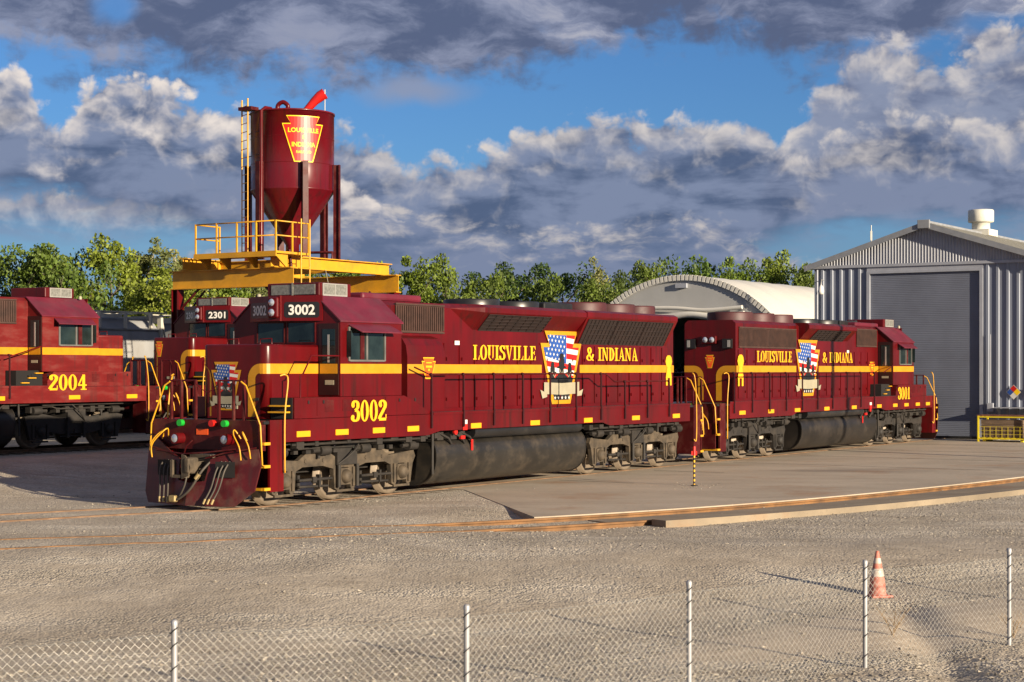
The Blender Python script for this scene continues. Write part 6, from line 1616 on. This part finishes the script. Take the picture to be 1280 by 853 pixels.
TREES = [ # px, top y in the photograph, distance, kind, width factor, label
 (-30, 318, 112, 'oak', 1.1, 'leafy green tree cut off by the left edge behind locomotive 2004'),
 (18, 312, 108, 'oak', 1.15, 'dense round green tree over the roof of locomotive 2004 at the far left'),
 (58, 320, 112, 'dark', 1.0, 'darker round tree just right of the far left green tree'),
 (88, 345, 106, 'bush', .9, 'low bushy tree right behind the cab roof of locomotive 2004'),
 (138, 306, 110, 'spring2', 1.1, 'yellow-green tree over the grey hopper cars'),
 (172, 290, 114, 'bare', 1.25, 'tall thinly leaved tree left of the gantry, pale stems showing'),
 (208, 288, 112, 'bare2', 1.3, 'tallest half-bare tree left of the gantry railing'),
 (190, 322, 104, 'poplar', 1.5, 'bright green narrow tree behind the left gantry leg'),
 (232, 296, 116, 'bare', 1.1, 'half-bare tree at the left end of the gantry railing'),
 (238, 350, 102, 'spring', 1.1, 'yellow-green tree framed by the left bay under the gantry'),
 (268, 318, 110, 'bare2', 1.2, 'half-bare tree showing through the gantry railing'),
 (292, 346, 103, 'spring2', 1.05, 'yellow-green tree above the cab of locomotive 2301'),
 (322, 330, 108, 'bare', 1.2, 'pale-stemmed tree between the tower legs beneath the beam'),
 (355, 325, 114, 'spring', 1.1, 'green tree behind the silo cone'),
 (420, 322, 112, 'poplar', 1.3, 'green tree hidden mostly by the yellow beam right of the silo'),
 (455, 330, 108, 'spring2', 1.1, 'green tree just above the right end of the yellow beam'),
 (502, 317, 106, 'spring', 1.05, 'bright green tree just right of the gantry over locomotive 3002'),
 (553, 323, 110, 'spring2', 1.15, 'broad bright green tree over the air intake of locomotive 3002'),
 (583, 352, 104, 'bush', .9, 'low bush over the black roof fans of locomotive 3002'),
 (628, 331, 112, 'dark', 1.25, 'wide dark green tree over the middle of locomotive 3002'),
 (664, 352, 108, 'bush', 1.0, 'low green tree in the dip between two wider trees'),
 (707, 331, 114, 'dark', 1.25, 'dark round tree left of the pale-stemmed one'),
 (750, 313, 110, 'bare2', 1.15, 'pale bare tree with thin upright branches left of the fabric building'),
 (742, 345, 106, 'oak', .95, 'green tree round the foot of the pale bare tree'),
 (782, 338, 118, 'dark', 1.0, 'dark green tree against the left end of the fabric building'),
 (829, 320, 124, 'oak', .9, 'upright green tree over the crown of the fabric arch'),
 (872, 332, 126, 'bush', 1.0, 'small olive tree behind the fabric arch, right of the upright one'),
 (912, 318, 124, 'spring', 1.0, 'green tree over the right half of the fabric building'),
 (952, 316, 126, 'spring2', 1.05, 'tallest green tree over the right half of the fabric building'),
 (990, 326, 124, 'oak', .95, 'green tree ending the treeline beside the shed'),
]
used = set(); CW = lambda px: .74 if px > 450 else .82
for (px, ty, Z, k, wf, lab) in TREES:
    o, h = protos[k]; hh = (462-ty)*Z/2196+CAM_H-.2
    X = (px-640)/2196*Z
    if k in used: o = copy_tree(o)
    used.add(k)
    s = hh/h*((1.0 if px > 450 else 1.06)*(1.09 if k in ('bare','bare2') else 1) if k not in ('bare','bare2','poplar') else .97); o.location = (X, Z, .2); o.scale = (s*wf*CW(px), s*wf*CW(px), s); o.rotation_euler = (0, 0, random.uniform(0, 6.28))
    tag(o, lab, 'tree', 'trees along the back of the yard')
# one tangled mass of undergrowth behind and between them
rg = np.random.default_rng(5); cs = []; rs = []; per = []
for i in range(330):
    X = rg.uniform(-46, 64); Z = 122+rg.uniform(-7, 8)-.0*X; hgt = rg.uniform(.5, 5.4) if X < -5 else rg.uniform(.5, 3.6)
    cs.append((X, Z, hgt)); rs.append(rg.uniform(1.1, 2.2)); per.append(130)
V, F = leaves_np(cs, rs, per, .34, rg)
tag(np_mesh('thicket', V, F, LF[2]), 'dark tangled undergrowth closing the gaps beneath the treeline', 'undergrowth', kind='stuff')

# ------------------------------------------------------------------ foreground
GALV = mat('galvanised', (.36,.36,.37), rough=.45, metal=.35, var=.12); WIRE = mat('fence_wire', (.27,.26,.24), rough=.5, metal=.3, var=.1)
FP = [(-11.9,11.0),(-8.6,12.8),(-5.6,14.0),(-2.94,15.3),(-.42,16.3),(1.83,18.15),(4.04,20.1),(6.07,21.45),(8.6,23.2),(11.2,24.8)]
FE = empty('chain_link_fence', (FP[3][0], FP[3][1], 0)); tag(FE, 'galvanised chain link fence crossing the foreground', 'fence')
fo = Vector((FP[3][0], FP[3][1], 0))
def fg(x, y): return float(ground_h(x, y)) if False else -.60
for i, (x, y) in enumerate(FP):
    m = MB(); m.cyl((x-fo.x, y-fo.y, -.75), 'z', .027, 1.385, 14); m.lathe([(.031,.62),(.031,.655),(.02,.67),(0,.672)], (x-fo.x, y-fo.y, 0), 12); p_ = m.build('fence_post', GALV, FE)
    m = MB()
    for z in (-.45,-.22,0,.22,.42,.55):
        m.tube([(x-fo.x-.032, y-fo.y-.02, z), (x-fo.x, y-fo.y-.038, z+.03), (x-fo.x+.032, y-fo.y-.02, z+.055)], .005, 4)
    m.build('tie_wire', BLACK, p_)
V = []; F = []
def wire(pts, r=.0024):
    k = len(V); P = [Vector(p) for p in pts]
    for i, p in enumerate(P):
        t = (P[min(i+1,len(P)-1)]-P[max(i-1,0)]); t.normalize()
        a = Vector((t.y,-t.x,0)); a = a.normalized() if a.length > 1e-4 else Vector((1,0,0)); b = t.cross(a)
        for q in range(3): V.append(p+a*r*math.cos(q*2.094)+b*r*math.sin(q*2.094))
    for i in range(len(P)-1):
        for q in range(3): F.append((k+i*3+q, k+i*3+(q+1) % 3, k+(i+1)*3+(q+1) % 3, k+(i+1)*3+q))
zt, zb = .56, -.62; pitch = .038; rowh = .038
for (x0, y0), (x1, y1) in zip(FP[:-1], FP[1:]):
    a = Vector((x0-fo.x, y0-fo.y, 0)); b = Vector((x1-fo.x, y1-fo.y, 0)); L_ = (b-a).length; t = (b-a)/L_; nn = Vector((-t.y, t.x, 0))
    n = int(L_/pitch); pp = L_/n
    wob = lambda s_: .012*math.sin(s_*2.1+x0)+.01*math.sin(s_*5.3)
    for k in range(n):
        pts = []
        nz = int((zt-zb)/rowh); ph = k % 2
        for j in range(nz+1):
            s_ = pp*(k+.5)+(pp*.5 if (j+k) % 2 == 0 else -pp*.5)
            sag = .02*math.sin(math.pi*min(1,s_/L_)); pts.append(a+t*s_+nn*(wob(s_)+(.003 if j % 2 else -.003))+Vector((0,0,zb+(zt-zb)*j/nz-sag*j/nz)))
        wire(pts)
    wire([a+t*(L_*q/8)+nn*wob(L_*q/8)+Vector((0,0,zt-.015-.02*math.sin(math.pi*q/8))) for q in range(9)], .0032)
me = bpy.data.meshes.new('wire_mesh'); me.from_pydata([tuple(v) for v in V], [], F); me.materials.append(WIRE); o = bpy.data.objects.new('wire_mesh', me); COL.objects.link(o); o.parent = FE

# traffic cone
cx, cz = 5.22, 25.1; gz = float(ground_h(cx, cz))
CN = empty('traffic_cone', (cx, cz, gz-.01), .3); CN.scale = (.88,.88,.92); tag(CN, 'faded orange traffic cone with worn white bands behind the fence', 'traffic cone')
CONE = mat('cone_orange', (.42,.13,.09), rough=.6, var=.2, vscale=12, dirt=(.5,.32,.26), dirt_amt=.8, dirt_scale=9); CBAND = mat('cone_band', (.5,.44,.38), rough=.5, var=.1, dirt=(.6,.3,.22), dirt_amt=.5, dirt_scale=10)
m = MB(); m.bev(-.19, .19, -.19, .19, 0, .035, .012); m.build('cone_base', CONE, CN)
m = MB(); m.lathe([(.15,.035),(.140,.06),(.122,.24),(.028,.70),(.022,.71),(0,.71)], n=28); m.build('cone_body', CONE, CN)
def cr_(z): return .122+(.028-.122)*(z-.24)/(.70-.24)
for (z0, z1) in ((.32,.44),(.52,.60)):
    m = MB(); m.lathe([(cr_(z0)+.003,z0),(cr_(z1)+.003,z1)], n=28); m.build('reflective_band', CBAND, CN)

# striped marker post on the apron
mx, mz = 4.48, 43.2
MK = empty('marker_post', (mx, mz, -.018)); tag(MK, 'thin black and yellow striped post with a red top standing on the concrete', 'marker post')
for k in range(13):
    z0 = .0+.058*k; m = MB(); m.cyl((0,0,z0), 'z', .024, .058, 10); m.build('black_band' if k % 2 else 'yellow_band', BLACK if k % 2 else LETT, MK)
m = MB(); m.cyl((0,0,.754), 'z', .042, .22, 12, .034); m.box(-.07,.07,-.02,.02,.76,.86); m.build('red_top', SRED, MK)
m = MB(); m.lathe([(.09,0),(.09,.02),(.03,.035),(.03,.03)], n=14); m.build('post_base', GRIME_SHADE, MK)
def dens1(x, y): return np.exp(-(((x-4.5)/.55)**2+((y-43.1)/.9)**2))
def dens_edge(x, y):
    return np.where(np.abs(y-(32.6+.72*x+.012*x*x)) < .9, .9, 0)
rg = np.random.default_rng(9)
# a few stones on the concrete round the post
base_h = ground_h
def ground_flat(x, y): return np.full_like(np.asarray(x, float), -.02)
_g = ground_h; ground_h = ground_flat
rocks('pebbles', 260, (3.2, 5.8, 41, 45), .012, .04, STONE, 'pale pebbles scattered on the concrete round the striped post', 4, dens1)
ground_h = _g
# dry weeds at the right, by the last post
TW_ = mat('dry_stem', (.30,.21,.12), rough=.8, var=.2)
def weed(x, y, label):
    z0 = float(ground_h(x, y)); m = MB(); rn = random.Random(int(x*100))
    for k in range(14):
        a = rn.uniform(0, 6.28); l = rn.uniform(.18,.42); e = Vector((math.cos(a)*l*.6, math.sin(a)*l*.6, l)); m.tube([(0,0,0), e*.5+Vector((0,0,.03)), e], [.004,.003,.0015], 4)
        for q in range(3):
            b = e*(.4+.2*q); m.tube([b, b+Vector((rn.uniform(-.09,.09), rn.uniform(-.09,.09), rn.uniform(.03,.12)))], .0018, 3)
    o = m.build('dry_weed', TW_, None, (x, y, z0-.01)); tag(o, label, 'weed', 'dry weeds by the fence')
weed(4.75, 21.9, 'dry twiggy weed on the sand bank left of the last fence post')
weed(6.25, 21.9, 'dry brown weed at the foot of the rightmost fence post')
